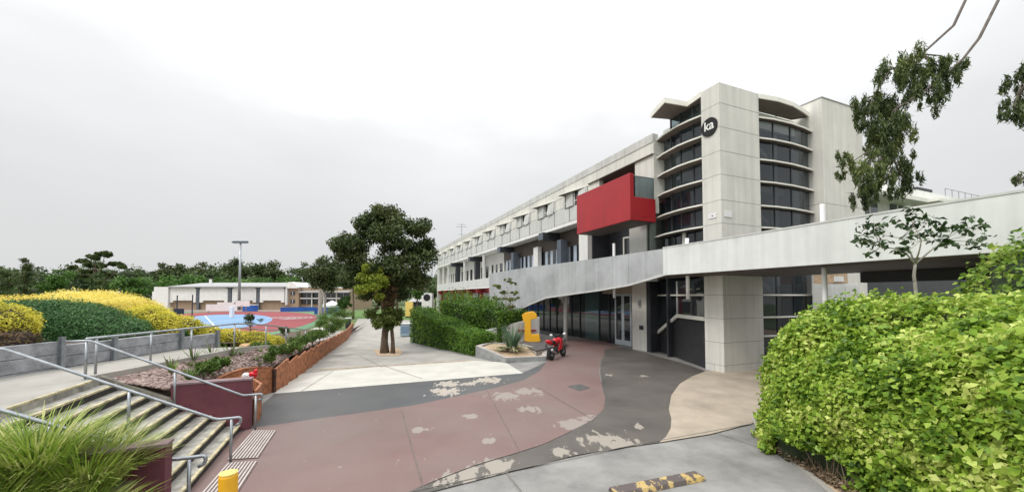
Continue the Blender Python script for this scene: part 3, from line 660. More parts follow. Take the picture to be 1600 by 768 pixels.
# --- ground level: garage bay, pier, entrance glazing, far wing
g0, g1 = Vector((.12, .87, 0)), Vector((2.0, 5.45, 0)); gd = (g1 - g0).normalized(); gn = Vector((-gd.y, gd.x, 0)) * -1
gn = Vector((gd.y, -gd.x, 0)) * -1
def gq(t, z, o=0): q = g0 + gd * t + gn * o; return (q.x, q.y, z)
GW = (g1 - g0).length
mb = MB(); n = 0; z = .02
while z < 2.2: mb.poly3([gq(0, z), gq(GW, z), gq(GW, z + .055), gq(0, z + .055)], tuple(gn * -.03 + Vector((0, 0, 0)))); z += .075
part('roller_shutter', mb, M['shutter'])
mb = MB(); mb.poly3([gq(0, 0, -.05), gq(GW, 0, -.05), gq(GW, 3.75, -.05), gq(0, 3.75, -.05)], tuple(gn * -.1)); part('shutter_back', mb, M['black'])
mb = MB(); mb.poly3([gq(0, 2.05, .03), gq(2.6, 2.05, .03), gq(GW, 1.0, .03), gq(GW, 3.7, .03), gq(0, 3.7, .03)], tuple(gn * .02)); part('shop_window', mb, GL)
mb = MB(); mb.poly3([gq(0, 1.98, .06), gq(2.5, 1.98, .06), gq(2.5, 2.14, .06), gq(0, 2.14, .06)], tuple(gn * .10)); mb.poly3([gq(2.5, 1.98, .062), gq(GW, .95, .062), gq(GW, 1.12, .062), gq(2.5, 2.14, .062)], tuple(gn * .10))
mb.poly3([gq(0, 3.0, .06), gq(GW, 3.0, .06), gq(GW, 3.07, .06), gq(0, 3.07, .06)], tuple(gn * .08)); part('transom', mb, M['fin'])
mb = MB(); mb.poly3([gq(GW * .52, 2.1, .055), gq(GW * .535, 2.1, .055), gq(GW * .535, 3.7, .055), gq(GW * .52, 3.7, .055)], tuple(gn * .04)); part('mullion', mb, M['pale'])
E_ = 1.95
mb = MB(); mb.box(1.35, 2.1, 5.75, 6.9, 0, 3.75); pier = part('entrance_pier', mb, M['wall'], bevel=.01)
mb = MB(); mb.box(1.36, 2.6, 5.46, 5.745, 0, 3.75); part('pier_return', mb, M['dark'])
mb = MB(); mb.box(1.25, 1.345, 6.15, 6.30, 2.45, 2.75); part('wall_light', mb, M['galv'], pier)
mb = MB(); mb.box(1.32, 1.347, 5.98, 6.3, 1.15, 1.38); part('plaque', mb, M['dark'], pier)
sA = BW(988, 500, E_)[0]; sB = BW(962, 500, E_)[0]; dw = (sB - sA) / 2
mb = MB(); mb.box(E_ + .02, E_ + .06, 6.9, 25.0, 0, 3.72); part('entrance_glazing', mb, GL)
mb = MB(); s = sB + .6
while s < 25: mb.box(E_ - .04, E_ + .019, s, s + .06, 0, 3.7); s += 1.15
part('mullion', mb, M['dark'])
for j in range(2):
    a = sA + dw * j
    mb = MB(); mb.box(E_ - .05, E_ - .02, a + .12, a + dw - .12, .32, 3.0); d_ = part('entrance_door', mb, GL)
    fm = MB(); fm.box(E_ - .07, E_ + .01, a, a + .12, .02, 3.12); fm.box(E_ - .07, E_ + .01, a + dw - .12, a + dw - .002, .02, 3.12); fm.box(E_ - .068, E_ + .01, a + .12, a + dw - .122, .02, .32); fm.box(E_ - .068, E_ + .01, a + .12, a + dw - .122, 3.0, 3.12); part('door_frame', fm, mat('pale_blue_aluminium', (.50, .56, .60), .45, .05, 2), d_)
    hm = MB(); hm.tube([(E_ - .13, a + .3, 1.05), (E_ - .13, a + dw - .3, 1.05)], .02, 6); hm.tube([(E_ - .13, a + .32, 1.05), (E_ - .06, a + .32, 1.05)], .015, 6); part('push_bar', hm, M['galv'], d_)
mb = MB(); mb.box(E_ - .12, E_ + .01, 6.9, sB + 1.2, 3.13, 3.72); part('door_header', mb, M['beige'])
gs = BW(935, 500, E_)[0]
mb = MB(); mb.box(E_ - .06, E_ + .015, gs - .1, gs + 1.5, 0, 3.6); part('pale_glass_panel', mb, glass('teal_glass', (.06, .10, .10)))
mb = MB(); mb.box(1.5, 1.7, 25.0, S1, 0, 3.75); mb.box(1.7, 2.1, 25.0, 25.2, 0, 3.75); part('ground_wall', mb, M['white'])
s = 26.3; i = 0
while s < S1 - 1:
    mb = MB(); mb.box(1.46, 1.50, s, s + .8, .7, 2.9); w_ = part('window', mb, GL)
    fm = MB(); fm.box(1.43, 1.455, s - .05, s, .65, 2.95); fm.box(1.43, 1.455, s + .8, s + .85, .65, 2.95); fm.box(1.43, 1.455, s + .37, s + .43, .7, 2.9); part('frame', fm, M['fin'], w_)
    s += 1.38 if i % 2 else 2.05; i += 1
for k in range(7):
    s = 27.0 + 4.14 * k
    mb = MB(); mb.box(.08, .42, s - .2, s + .2, 0, 3.35); mb.box(-.30, 1.48, s - .18, s + .18, 3.352, 3.82); part('red_portal', mb, M['redd'])
    mb = MB(); mb.box(.5, .8, s + 1.85, s + 2.15, 0, 3.84); part('column', mb, M['dark'])
mb = MB(); mb.box(.45, .7, 25.2, S1, 3.45, 3.80); part('red_beam', mb, M['redd'])
# solid core so that nothing shows through
mb = MB(); mb.box(2.2, 12, 7.2, S1 - .05, 0, 10.4); mb.box(6.2, 9.5, 7.01, 7.19, 0, 10.4); part('core', mb, M['black'])
# rear wing on the right
mb = MB(); mb.box(9.31, 42, 5.0, 16, 0, 10.2); part('rear_wing', mb, M['pale'])
mb = MB(); mb.box(24, 42, 4.92, 16, 10.203, 11.45); part('rear_roof', mb, M['white'])
mb = MB(); mb.box(19.3, 26.5, 3.7, 4.99, 10.0, 10.28); part('rear_canopy', mb, M['fin'])
mb = MB(); mb.box(27.2, 33.5, 3.4, 4.91, 10.15, 10.36); part('rear_canopy', mb, M['fin'])
for a, b in ((20.2, 22.4), (24.2, 26.0), (27.4, 32.5)):
    mb = MB(); mb.box(a, b, 4.94, 4.99, 8.2, 9.95); w_ = part('rear_window', mb, GLB)
    fm = MB(); fm.box((a + b) / 2 - .05, (a + b) / 2 + .05, 4.9, 4.938, 8.2, 9.95); part('frame', fm, M['fin'], w_)
mb = MB(); mb.box(31, 33.6, 6, 8, 11.45, 12.3); part('roof_plant', mb, M['dark'])
mb = MB()
for k in range(8): mb.box(33 + k * 1.2, 33.04 + k * 1.2, 5.0, 5.04, 11.45, 12.1)
mb.tube([(33, 5.015, 12.1), (41.4, 5.015, 12.1)], .025, 5); part('roof_rail', mb, M['galv'])
# roof antenna
an = empty('antenna', W(3, 50, 10.6), 0, 'thin metal aerial mast on the flat roof near its far end', 'antenna')
mb = MB(); mb.tube([(0, 0, 0), (0, 0, 4.2)], .05, 6); mb.build('mast', M['galv'], an)
mb = MB(); mb.box(-.9, .9, -.03, .03, 3.6, 3.66); mb.box(-.6, .6, -.03, .03, 2.4, 2.45); mb.box(-.7, .7, -.03, .03, 4.0, 4.05); mb.build('arm', M['galv'], an)

# ================================================================ ELEVATED WALKWAY
wk = empty('elevated_walkway', (C0.x, C0.y, 0), A, 'curving pale elevated walkway with solid parapet in front of the building', 'walkway')
edge = [(-1.44, -12), (-1.46, -8), (-1.48, -6.0), (-1.42, -4), (-1.32, -2), (-1.28, 0), (-1.30, 1.6)]
def sw(o): return [(p[0] + o, p[1]) for p in edge]
mb = MB()
pieces = []
def refine(P, step=.9):
    out = [Vector(P[0])]
    for a, b in zip(P, P[1:]):
        a, b = Vector(a), Vector(b); n = max(1, round((b - a).length / step))
        out += [a.lerp(b, i / n) for i in range(1, n + 1)]
    return out
ep = refine(edge, 1.0)
mb.strip([(p.x, p.y) for p in ep], [(0, 3.86), (-.16, 3.86), (-.16, 4.97), (0, 4.97)]); wp = mb.build('parapet', M['parapet'], wk)
mb = MB(); mb.strip([(p.x, p.y) for p in ep], [(.015, 4.973), (-.175, 4.973), (-.175, 5.02), (.015, 5.02)]); mb.build('coping', M['pale'], wk)
mb = MB()
for p in ep[1:-1:2]: mb.box(p.x - .006, p.x + .02, p.y - .008, p.y + .008, 3.88, 4.96)
mb.build('panel_joint', M['joint'], wk)
mb = MB(); mb.prism([(p[0] + .17, p[1]) for p in edge if p[1] <= -.3] + [(-1.12, -.02), (2.9, -.02), (2.9, -12)], 3.80, 3.98); mb.build('deck', M['brown'], wk)
mb = MB(); mb.prism([(-1.14, 0), (-1.2, 6.2), (-1.6, 9), (-2.0, 21.5), (-.11, 21.5), (-.11, 4.6), (-.003, 4.6), (-.003, 0)], 3.80, 3.98); mb.build('deck', M['brown'], wk)
mb = MB(); mb.box(2.55, 2.85, -11.8, -3.2, 3.45, 3.79); mb.build('edge_beam', M['dark'], wk)
# zinc clad stretch whose lower edge sweeps down
xs = lambda s: -1.30 - .10 * min(1, max(0, (s - 1.6) / 4.6)) - (.75 * min(1, max(0, (s - 6.2) / 8)))
tops = 4.98
low = [(1.61, 3.95), (3.9, BW(984, 445.5, -1.36)[1] + .06), (6.2, BW(960, 451, -1.45)[1]), (8.2, BW(925, 456.5, -1.55)[1]), (9.5, BW(903, 460, -1.7)[1]), (11.2, BW(886, 463.5, -1.85)[1]), (13.2, BW(862, 475, -2.05)[1]), (15.6, BW(837, 487.5, -2.15)[1]), (18, BW(812, 489, -2.15)[1]), (21.5, BW(770, 490, -2.15)[1])]
mb = MB()
for (s0, z0), (s1, z1) in zip(low, low[1:]):
    n = 2
    for i in range(n):
        a = s0 + (s1 - s0) * i / n; b = s0 + (s1 - s0) * (i + 1) / n; za = z0 + (z1 - z0) * i / n; zb = z0 + (z1 - z0) * (i + 1) / n
        mb.poly3([(xs(a), a + .006, za), (xs(b), b - .006, zb), (xs(b), b - .006, tops), (xs(a), a + .006, tops)], (.08, 0, 0))
mb.build('metal_cladding', M['metal'], wk)
mb = MB()
for (s0, z0), (s1, z1) in zip(low, low[1:]):
    mb.poly3([(xs(s0) - .02, s0, z0 - .09), (xs(s1) - .02, s1, z1 - .09), (xs(s1) - .02, s1, z1 - .003), (xs(s0) - .02, s0, z0 - .003)], (.14, 0, 0))
mb.build('lower_trim', M['pale'], wk)
mb = MB(); mb.poly3([(xs(12.2) - .004, 12.2, 2.98), (xs(21.4) - .004, 21.4, 2.98), (xs(21.4) - .004, 21.4, 3.02), (xs(12.2) - .004, 12.2, 3.02)], (.003, 0, 0)); mb.build('cladding_seam', M['pale'], wk)
mb = MB(); mb.tube([(-.15, 11.75, 0), (-.15, 11.75, 3.8)], .13, 18); mb.build('column', M['white'], wk, smooth=True)
for px, yt, yb in ((961, 380, 465), (1076, 372, 467)):
    q = BW(px, 440, -.9); zt = BW(px, yt, -.9)[1]; zb = BW(px, yb, -.9)[1]
    mb = MB(); mb.tube([(-.95, q[0], zb), (-.95, q[0], max(zt, 5.3))], .07, 12); mb.build('white_tube', M['line'], wk, smooth=True)
q = BW(1290, 440, -.9)
mb = MB(); mb.tube([(-.95, q[0], 0), (-.95, q[0], BW(1290, 318, -.9)[1])], .065, 12); mb.build('white_tube', M['line'], wk, smooth=True)
# cabinet and undercroft wall under the walkway, its shade put in the dark colour
cb = empty('service_cabinet', W(5.02, -1.0, 0), A, 'tall grey service cabinet against the end block behind the leafy hedge', 'cabinet')
mb = MB(); mb.box(0, 2.1, 0, .68, 0, 3.5); mb.build('body', M['pale'], cb, bevel=.02)
mb = MB(); mb.box(.05, 1.03, -.02, -.003, .2, 3.4); mb.build('door', M['pale'], cb, bevel=.005)
mb = MB(); mb.box(1.07, 2.05, -.02, -.003, .2, 3.4); mb.build('door', M['pale'], cb, bevel=.005)
cb2 = empty('meter_box', W(5.2, -1.0, 0), A, 'tan box with a white plate fixed above the grey service cabinet', 'meter box')
mb = MB(); mb.box(0, 1.1, 0, .69, 3.53, 4.3); mb.build('body', M['sand'], cb2, bevel=.01)
mb = MB(); mb.box(.1, .75, -.03, -.003, 3.6, 3.82); mb.build('plate', M['line'], cb2)
uw = empty('undercroft_wall', W(9.32, 1.0, 0), A, 'recessed wall painted dark for shade beyond the walkway, right of the pale end block', 'wall')
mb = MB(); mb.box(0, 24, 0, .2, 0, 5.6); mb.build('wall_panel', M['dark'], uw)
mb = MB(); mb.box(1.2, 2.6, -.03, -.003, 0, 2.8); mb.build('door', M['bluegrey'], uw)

# ================================================================ STAIRS, WALLS AND RAILS
st = empty('concrete_stairs', S0, A, 'flight of ten worn concrete steps with yellow nosings and dark risers', 'stairs')
RI, TR = .136, .264
for i in range(10):
    x1 = -i * TR; x0 = -(i + 1) * TR if i < 9 else -2.379
    mb = MB(); mb.box(x0, x1 - .012, -STW + .01, -.01, -.1, RI * (i + 1)); sp = mb.build('step', M['constep'], st, bevel=.006)
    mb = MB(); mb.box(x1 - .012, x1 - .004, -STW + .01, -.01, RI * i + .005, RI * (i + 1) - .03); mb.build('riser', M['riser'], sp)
    mb = MB(); mb.box(x1 - .05, x1 + .004, -STW + .02, -.02, RI * (i + 1) - .03, RI * (i + 1) + .004); mb.build('nosing', M['nosing'], sp)
mb = MB(); mb.poly3([(-2.378, .0, .9), (-1.2, .0, .35), (-1.2, .0, .80), (-2.378, .0, 1.40)], (0, .12, 0)); mb.build('side_kerb', mat('dark_concrete', (.20, .19, .16), .9, .3, 4), st)  # kerb in a darker concrete tone than the steps
def endwall(name, x0, x1, y0, y1, h, label):
    t = empty(name, S0, A, label, 'wall'); mb = MB(); mb.box(x0, x1, y0, y1, -.1, h); mb.build('rendered_wall', M['maroon'], t, bevel=.008)
    mb = MB(); mb.box(x0 - .01, x1 + .012, y0 - .012, y1 + .012, h + .002, h + .045); mb.build('coping', M['capm'], t, bevel=.006)
endwall('stair_wall', -1.25, .18, 0.005, .21, 1.10, 'maroon rendered end wall beyond the stairs, next to the timber planter')
endwall('stair_wall', -1.2, .12, -4.12, -3.915, 1.10, 'maroon rendered end wall beside the long grass in the near corner')
def roundpath(P, r=.08, n=4):
    P = [Vector(p) for p in P]; out = [P[0]]
    for a, b, c in zip(P, P[1:], P[2:]):
        d0 = (a - b); d1 = (c - b); k = min(r, d0.length * .45, d1.length * .45); p0 = b + d0.normalized() * k; p1 = b + d1.normalized() * k
        for i in range(n + 1):
            t = i / n; out.append(p0 * (1 - t) ** 2 + b * 2 * t * (1 - t) + p1 * t * t)
    return out + [P[-1]]
def handrail(y, label, posts, xtop=-2.75, extend=0.0):
    t = empty('handrail', S0, A, label, 'handrail', 'galvanised handrails on the stairs'); sl_ = RI / TR; z0 = .80
    pts = [(.34, y, z0 - .14), (.42, y, z0 - .10), (.42, y, z0), (.06, y, z0), (xtop + .35, y, z0 + (-(xtop + .35) + .06) * sl_), (xtop - extend, y, z0 + (-(xtop + .35) + .06) * sl_)]
    mb = MB(); mb.tube(roundpath(pts, .07, 5), .024, 10); mb.build('rail', M['galv'], t, smooth=True)
    for x in posts:
        zb = 0 if x > 0 else min(TZ, RI * (int(-x / TR) + 1)); zt = z0 + max(0, (-x + .06)) * sl_ if x > xtop + .35 else z0 + (-(xtop + .35) + .06) * sl_
        mb = MB(); mb.tube([(x, y, zb), (x, y, zt - .02)], .024, 8); mb.tube([(x, y, zb), (x, y, zb + .012)], .055, 10); mb.build('post', M['galv'], t, smooth=True)
handrail(-.10, 'galvanised handrail along the far side of the stairs against the maroon wall', (.30, -1.15, -2.55), -2.85)
handrail(-1.90, 'galvanised handrail running down the middle of the stairs', (.28, -1.15, -2.75), -3.0, .5)
handrail(-3.72, 'galvanised handrail on the near side of the stairs above the long grass', (.24, -1.15, -2.5), -3.0, .4)
pr_ = empty('path_railing', (0, 0, 0), 0, 'thin galvanised railing beside the upper concrete path and rock garden', 'railing')
RP = [(-8.56, 7.75, 2.14), (-8.56, 12.0, 2.14), (-8.72, 13.6, 1.98), (-9.15, 15.6, 1.72), (-9.95, 18.6, 1.36)]
mb = MB(); mb.tube(RP, .024, 8); mb.build('rail', M['galv'], pr_, smooth=True)
for x, y, zb, zt in ((-8.56, 7.95, TZ, 2.13), (-8.56, 9.15, TZ, 2.13), (-8.56, 10.3, TZ, 2.13), (-8.56, 11.9, TZ, 2.13), (-8.74, 13.7, 1.2, 1.97), (-9.17, 15.65, .95, 1.70), (-9.94, 18.55, .62, 1.36)):
    mb = MB(); mb.tube([(x, y, zb), (x, y, zt)], .022, 8); mb.build('post', M['galv'], pr_, smooth=True)
rr = empty('path_railing', (0, 0, 0), 0, 'short galvanised railing on the left of the sloping path before the sports ground', 'railing')
RQ = [(-11.05, 15.6, 1.72), (-11.9, 18.6, 1.36), (-13.1, 22.5, 1.02)]
mb = MB(); mb.tube(RQ, .024, 8); mb.build('rail', M['galv'], rr, smooth=True)
for x, y, z in ((-11.06, 15.65, 1.7), (-11.88, 18.55, 1.35), (-13.08, 22.45, 1.0)):
    mb = MB(); mb.tube([(x, y, z - .85), (x, y, z)], .022, 8); mb.build('post', M['galv'], rr, smooth=True)
sw_ = empty('sleeper_wall', (-10.2, 0, 0), 0, 'low retaining wall of weathered grey sleepers with steel posts', 'retaining wall')
ys = [2.2, 4.4, 6.5, 8.7, 9.85, 11.85, 13.3]; ht = [2.0, 2.0, 1.98, 1.88, 1.88, 1.72]
for k in range(len(ys) - 1):
    hh = ht[k]; base = TZ - .25 if ys[k] < 11 else TZ - .75
    n = 3; step = (hh - base) / n
    for j in range(n):
        mb = MB(); o = random.uniform(-.012, .012); mb.box(-.16 + o, o, ys[k] + .01, ys[k + 1] - .01, base + j * step + .004, base + (j + 1) * step - .004); mb.build('sleeper', M['sleeper'], sw_, bevel=.012)
    mb = MB(); y = ys[k + 1]; zt = max(ht[min(k + 1, 5)], hh) + .10; mb.box(.012, .024, y - .04, y + .04, TZ - .8, zt); mb.box(.026, .09, y - .006, y + .006, TZ - .8, zt); mb.box(.092, .104, y - .04, y + .04, TZ - .8, zt); mb.build('steel_post', M['galv'], sw_)
# timber planter along the path
tp = empty('timber_planter', G(428, 612), 0, 'long red-brown timber planter edge of sawtooth panels beside the path', 'planter')
T0 = G(428, 612)
line = [G(*p) - T0 for p in ((428, 612), (449, 597.5), (470, 583), (488, 569.5), (505, 556), (524, 543), (541, 530.5), (550, 516))]
def along(P, d):
    for a, b in zip(P, P[1:]):
        l = (b - a).length
        if d <= l: return a.lerp(b, d / l)
        d -= l
    return P[-1]
tot = sum((b - a).length for a, b in zip(line, line[1:])); n = 20
for k in range(n):
    a = along(line, tot * k / n + .03); b = along(line, tot * (k + 1) / n - .05); dn = (b - a).cross(Vector((0, 0, 1))).normalized()
    za, zb = (.60, .84) if k else (.68, .88)
    s = 1 - .15 * k / n
    b2 = b + dn * .11
    mb = MB(); mb.poly3([(a.x, a.y, -.05), (b2.x, b2.y, -.05), (b2.x, b2.y, zb * s), (a.x, a.y, za * s)], tuple(dn * -.07)); mb.build('panel', M['timber'], tp, bevel=.006)
c0 = Vector((0, 0, 0)); endp = [Vector((-.03, -.03, 0)), Vector((-.12, -.55, 0)), Vector((-.24, -1.05, 0)), Vector((-.36, -1.45, 0)), Vector((-.5, -1.85, 0))]
hz = [.74, .86, .90, .84, .72]
for j in range(4):
    a, b = endp[j], endp[j + 1]; mb = MB(); mb.poly3([(a.x, a.y, -.05), (b.x, b.y, -.05), (b.x, b.y, hz[j + 1]), (a.x, a.y, hz[j])], (-.08, 0, 0)); mb.build('end_panel', M['timber'], tp)
    mb = MB(); mb.poly3([(a.x + .015, a.y, hz[j] + .003), (b.x + .015, b.y, hz[j + 1] + .003), (b.x + .015, b.y, hz[j + 1] + .035), (a.x + .015, a.y, hz[j] + .035)], (-.11, 0, 0)); mb.build('end_cap', M['timber'], tp)
mb = MB(); mb.box(-.06, .05, -.06, .03, -.05, .72); mb.build('corner_post', mat('dark_timber', (.05, .02, .012), .8, .3, 8), tp)
lt = empty('timber_edging', (-6.0, 9.02, 0), 0, 'low curved timber edging behind the maroon wall by the stairs', 'garden edging')
lp = [Vector((0.0, 0, .80)), Vector((-.28, .62, .82)), Vector((-.7, 1.0, .84)), Vector((-1.25, 1.25, .86)), Vector((-1.85, 1.3, .74))]
for a, b in zip(lp, lp[1:]):
    mb = MB(); mb.poly3([(a.x, a.y, -.1), (b.x, b.y, -.1), (b.x, b.y, b.z), (a.x, a.y, a.z)], (.02, .07, 0)); mb.build('board', M['timber'], lt)
sheet('planter_soil', [(-6.0, 9.05), (-7.25, 8.3), (-7.95, 10.3), (-7.3, 10.3), (-6.7, 10.0)], .6, M['soil'])
bg = empty('plastic_bag', (-6.95, 10.28, .84), 0.3, 'crumpled red and white bag lying on the timber edging', 'bag')
mb = MB(); mb.ball((-.10, 0, .06), (.10, .08, .07), 12, 8, .3); mb.build('white_half', M['line'], bg)
mb = MB(); mb.ball((.06, .02, .07), (.11, .08, .08), 12, 8, .4); mb.tube([(.09, 0, .11), (.12, .02, .17), (.12, .04, .22)], [.04, .05, .02], 7); mb.build('red_half', M['enamel'], bg)
# bollard, tactile strips, wheel stop, cover, kerb
bo = empty('bollard', D(357, 737, 4.4) * 1.0, 0, 'short round bright yellow bollard at the foot of the stairs', 'bollard'); bo.location.z = 0
mb = MB(); mb.tube([(0, 0, 0), (0, 0, .98), (0, 0, 1.0)], [.092, .092, .084], 24); mb.build('post', M['yellow'], bo)
mb = MB(); mb.tube([(0, 0, 1.001), (0, 0, 1.016), (0, 0, 1.022)], [.088, .088, .065], 24); mb.build('cap', M['yellow2'], bo)
def tact(cs_, label):
    q = [G(*c, .03) for c in cs_]; mb = MB(); n = 9
    for i in range(n):
        a0 = q[0].lerp(q[1], (i + .12) / n); a1 = q[0].lerp(q[1], (i + .62) / n); b0 = q[3].lerp(q[2], (i + .12) / n); b1 = q[3].lerp(q[2], (i + .62) / n)
        mb.poly3([a0, b0, b1, a1], (0, 0, .006))
    mb.cur = 1; mb.add([p - Vector((0, 0, .004)) for p in q], [(0, 3, 2, 1)])
    tag(mb.build('tactile_strip', [M['tactile'], M['maroonpad']]), label, 'tactile paving')
tact(((396, 671), (432, 672), (404, 714), (355, 717)), 'ribbed grey tactile strip on the ground below the far half of the stairs')
tact(((356, 722), (403, 719.5), (372, 768), (312, 772)), 'ribbed grey tactile strip nearest the yellow bollard')
ws = empty('wheel_stop', G(1030, 757), 0, 'long low kerb block with worn flaking yellow paint on grey concrete', 'wheel stop')
a, b = G(958, 772) - G(1030, 757), G(1093, 745) - G(1030, 757); dn = (b - a).cross(Vector((0, 0, 1))).normalized()
mb = MB(); mb.strip([(a.x, a.y), (b.x, b.y)], [(-.14, .0), (.14, 0), (.10, .07), (-.10, .07)]); mb.build('block', M['wornyellow'], ws, bevel=.012)
for c in (.25, .75):
    mb = MB(); p = a.lerp(b, c); mb.tube([p + Vector((0, 0, .065)), p + Vector((0, 0, .077))], .018, 8); mb.build('fixing_bolt', M['galv'], ws)
q = [G(887, 604), G(905, 600), G(923, 606), G(905, 611)]
mb = MB(); mb.poly3([Vector((p.x, p.y, .018)) for p in q], (0, 0, .006)); tag(mb.build('drain_cover', M['manhole']), 'dark square iron cover set in the red paving', 'drain cover')
# pieces of litter and leaf flakes on the paving
# hedge bed: soil, kerb
kp = [G(1178, 655), G(1186, 672), G(1205, 694), G(1240, 722), G(1290, 764), G(1330, 800)]
mb = MB(); mb.strip([(p.x, p.y) for p in kp], [(-.05, 0), (.05, 0), (.05, .05), (-.05, .05)]); struct('bed_kerb', mb, M['conpath'])
sheet('hedge_soil', [(p.x + .03, p.y) for p in kp] + [(5.2, 1), (30, 1), (30, 11), (9, 9.4), (5.6, 8.9)], .034, M['sand'])

# ================================================================ PLANTER GROUP, SCULPTURE, MOTORCYCLE
pl = empty('stone_planter', (0, 0, 0), 0, 'low angular grey stone planter of sandy soil holding the big agave', 'planter')
po = [Vector((-1.80, 19.07, .55)), Vector((-.286, 17.26, .24)), Vector((1.60, 17.94, .2)), Vector((1.75, 19.2, .32)), Vector((.6, 20.0, .5)), Vector((-1.2, 20.2, .6))]
ce = sum(po, Vector()) / len(po); pi_ = [ce.lerp(p, .86) for p in po]
mb = MB(); n = len(po)
mb.add([(p.x, p.y, -.05) for p in po] + [tuple(p) for p in po] + [(p.x, p.y, q.z) for p, q in zip(pi_, po)] + [(p.x, p.y, q.z - .12) for p, q in zip(pi_, po)],
       [(i, (i + 1) % n, n + (i + 1) % n, n + i) for i in range(n)] + [(2 * n + i, 2 * n + (i + 1) % n, 3 * n + (i + 1) % n, 3 * n + i) for i in range(n)])
mb.build('wall', M['stone'], pl)
mb = MB(); mb.add([(p.x * 1.0, p.y, p.z + .002) for p in po] + [(p.x, p.y, q.z + .002) for p, q in zip(pi_, po)] , [(i, (i + 1) % n, n + (i + 1) % n, n + i) for i in range(n)]); mb.build('rim', M['stonetop'], pl)
mb = MB(); mb.add([(p.x, p.y, q.z - .07) for p, q in zip(pi_, po)], [tuple(range(n))]); mb.build('soil', M['sand'], pl)
ag = empty('agave', (.0, 18.75, .30), 0, 'spiky agave with upright green blades and pale striped lower leaves', 'agave')
q = blades((0, 0, .1), 95, 1.25, .075, .62, .10, 1.0, .16); strap('upright_leaves', q, L_aga, 5, ag)
q = blades((0, 0, .10), 70, 1.05, .12, 1.7, .75, .45, .18); strap('lower_leaves', q, L_agas, 5, ag)
mb = MB(); mb.ball((0, 0, .12), (.22, .22, .2), 10, 6, .2); mb.build('crown_base', M['palebark'], ag)
fw_ = empty('concrete_screen', (0, 0, 0), 0, 'angled grey concrete screen wall behind the agave and yellow sculpture', 'screen wall')
a, b = Vector((-1.78, 21.6, 0)), Vector((1.66, 23.2, 0)); dn = (b - a).cross(Vector((0, 0, 1))).normalized()
mb = MB(); mb.poly3([(a.x, a.y, .0), (b.x, b.y, .0), (b.x, b.y, D(842, 495, 23.2).z), (a.x, a.y, D(751, 518, 21.6).z)], tuple(dn * -.16)); mb.build('panel', M['pale'], fw_, bevel=.01)
rb_ = MB(); rb_.poly3([a.lerp(b, .62) + dn * .03 + Vector((0, 0, .92)), a.lerp(b, .93) + dn * .03 + Vector((0, 0, .90)), a.lerp(b, .93) + dn * .03 + Vector((0, 0, .99)), a.lerp(b, .62) + dn * .03 + Vector((0, 0, 1.02))], tuple(dn * .06)); rb_.build('red_strip', M['red'], fw_)
pt = empty('sculpture_plinth', (0, 0, 0), 0, 'low dark topped stone plinth under the yellow sculpture', 'plinth')
pp = [G(811, 535, .42), G(838, 548, .40), G(872, 540, .40), G(884, 529, .40), G(845, 521, .42)]
mb = MB(); mb.prism([(p.x, p.y) for p in pp], -.05, [p.z - .04 for p in pp]); mb.build('base', M['stonetop'], pt)
mb = MB(); mb.prism([(p.x, p.y) for p in pp], [p.z - .037 for p in pp], [p.z + .02 for p in pp]); mb.build('slab', mat('dark_slab', (.085, .08, .08), .7, .2, 3), pt)
p0 = G(828, 533, .44); sc = empty('bracket_sculpture', p0, R(-6), 'thick bright yellow bracket shaped sculpture on the stone plinth', 'sculpture')
k = p0.y / FPX
def spx(x, y): return ((x - 828) * k, (533 - y) * k)
outl = [spx(*p) for p in ((817.5, 501.5), (815.5, 492), (820, 488.5), (833, 486.5), (838, 491), (839.5, 497), (834, 498.5), (829.5, 499), (829.5, 521), (833, 522.5), (842, 522), (844.5, 532.5), (833, 534), (819.5, 532.5), (819.5, 503))]
mb = MB(); mb.poly3([(x, 0, z) for x, z in outl], (0, .42, 0)); mb.build('body', M['yellow'], sc, bevel=.015)

def torus(mb, c, Rr, r, ax, seg=28, s2=10):
    ax = Vector(ax).normalized(); e1 = ax.orthogonal().normalized(); e2 = ax.cross(e1); vs = []; fs = []
    for i in range(seg):
        t = 2 * math.pi * i / seg; d = e1 * math.cos(t) + e2 * math.sin(t)
        for j in range(s2):
            u_ = 2 * math.pi * j / s2; vs.append(Vector(c) + d * (Rr + r * math.cos(u_)) + ax * (r * 1.15 * math.sin(u_)))
    for i in range(seg):
        for j in range(s2): fs.append((i * s2 + j, ((i + 1) % seg) * s2 + j, ((i + 1) % seg) * s2 + (j + 1) % s2, i * s2 + (j + 1) % s2))
    mb.add(vs, fs)
p0 = G(862, 562.5); p1 = G(880, 556.5); hd = math.atan2(p1.y - p0.y, p1.x - p0.x)
mo = empty('motorcycle', (p0.x, p0.y, 0), 0, 'red sports motorcycle parked on its side stand by the planter', 'motorcycle')
mo.rotation_mode = 'XYZ'; mo.rotation_euler = (R(-9), 0, hd)
WB = 1.38; WR = .30                              # local: x forward, y left, z up
for cx, wd in ((0, .095), (WB, .065)):
    mb = MB(); torus(mb, (cx, 0, WR), WR - wd * .8, wd * .8, (0, 1, 0)); wh = mb.build('wheel', M['rubber'], mo, smooth=True)
    mb = MB(); torus(mb, (cx, 0, WR), .175, .022, (0, 1, 0), 24, 6)
    for i in range(5):
        t = 2 * math.pi * i / 5; mb.tube([(cx, 0, WR), (cx + .17 * math.cos(t), 0, WR + .17 * math.sin(t))], .018, 6)
    mb.tube([(cx, -.05, WR), (cx, .05, WR)], .045, 10); mb.build('rim', M['plastic'], wh)
    mb = MB(); mb.tube([(cx, -.06, WR), (cx, -.066, WR)], .13, 20); mb.build('brake_disc', M['chrome'], wh)
mb = MB()
for y in (-.09, .09): mb.tube([(WB, y, WR), (WB - .28, y, .86)], .025, 8)
mb.build('fork', M['chrome'], mo, smooth=True)
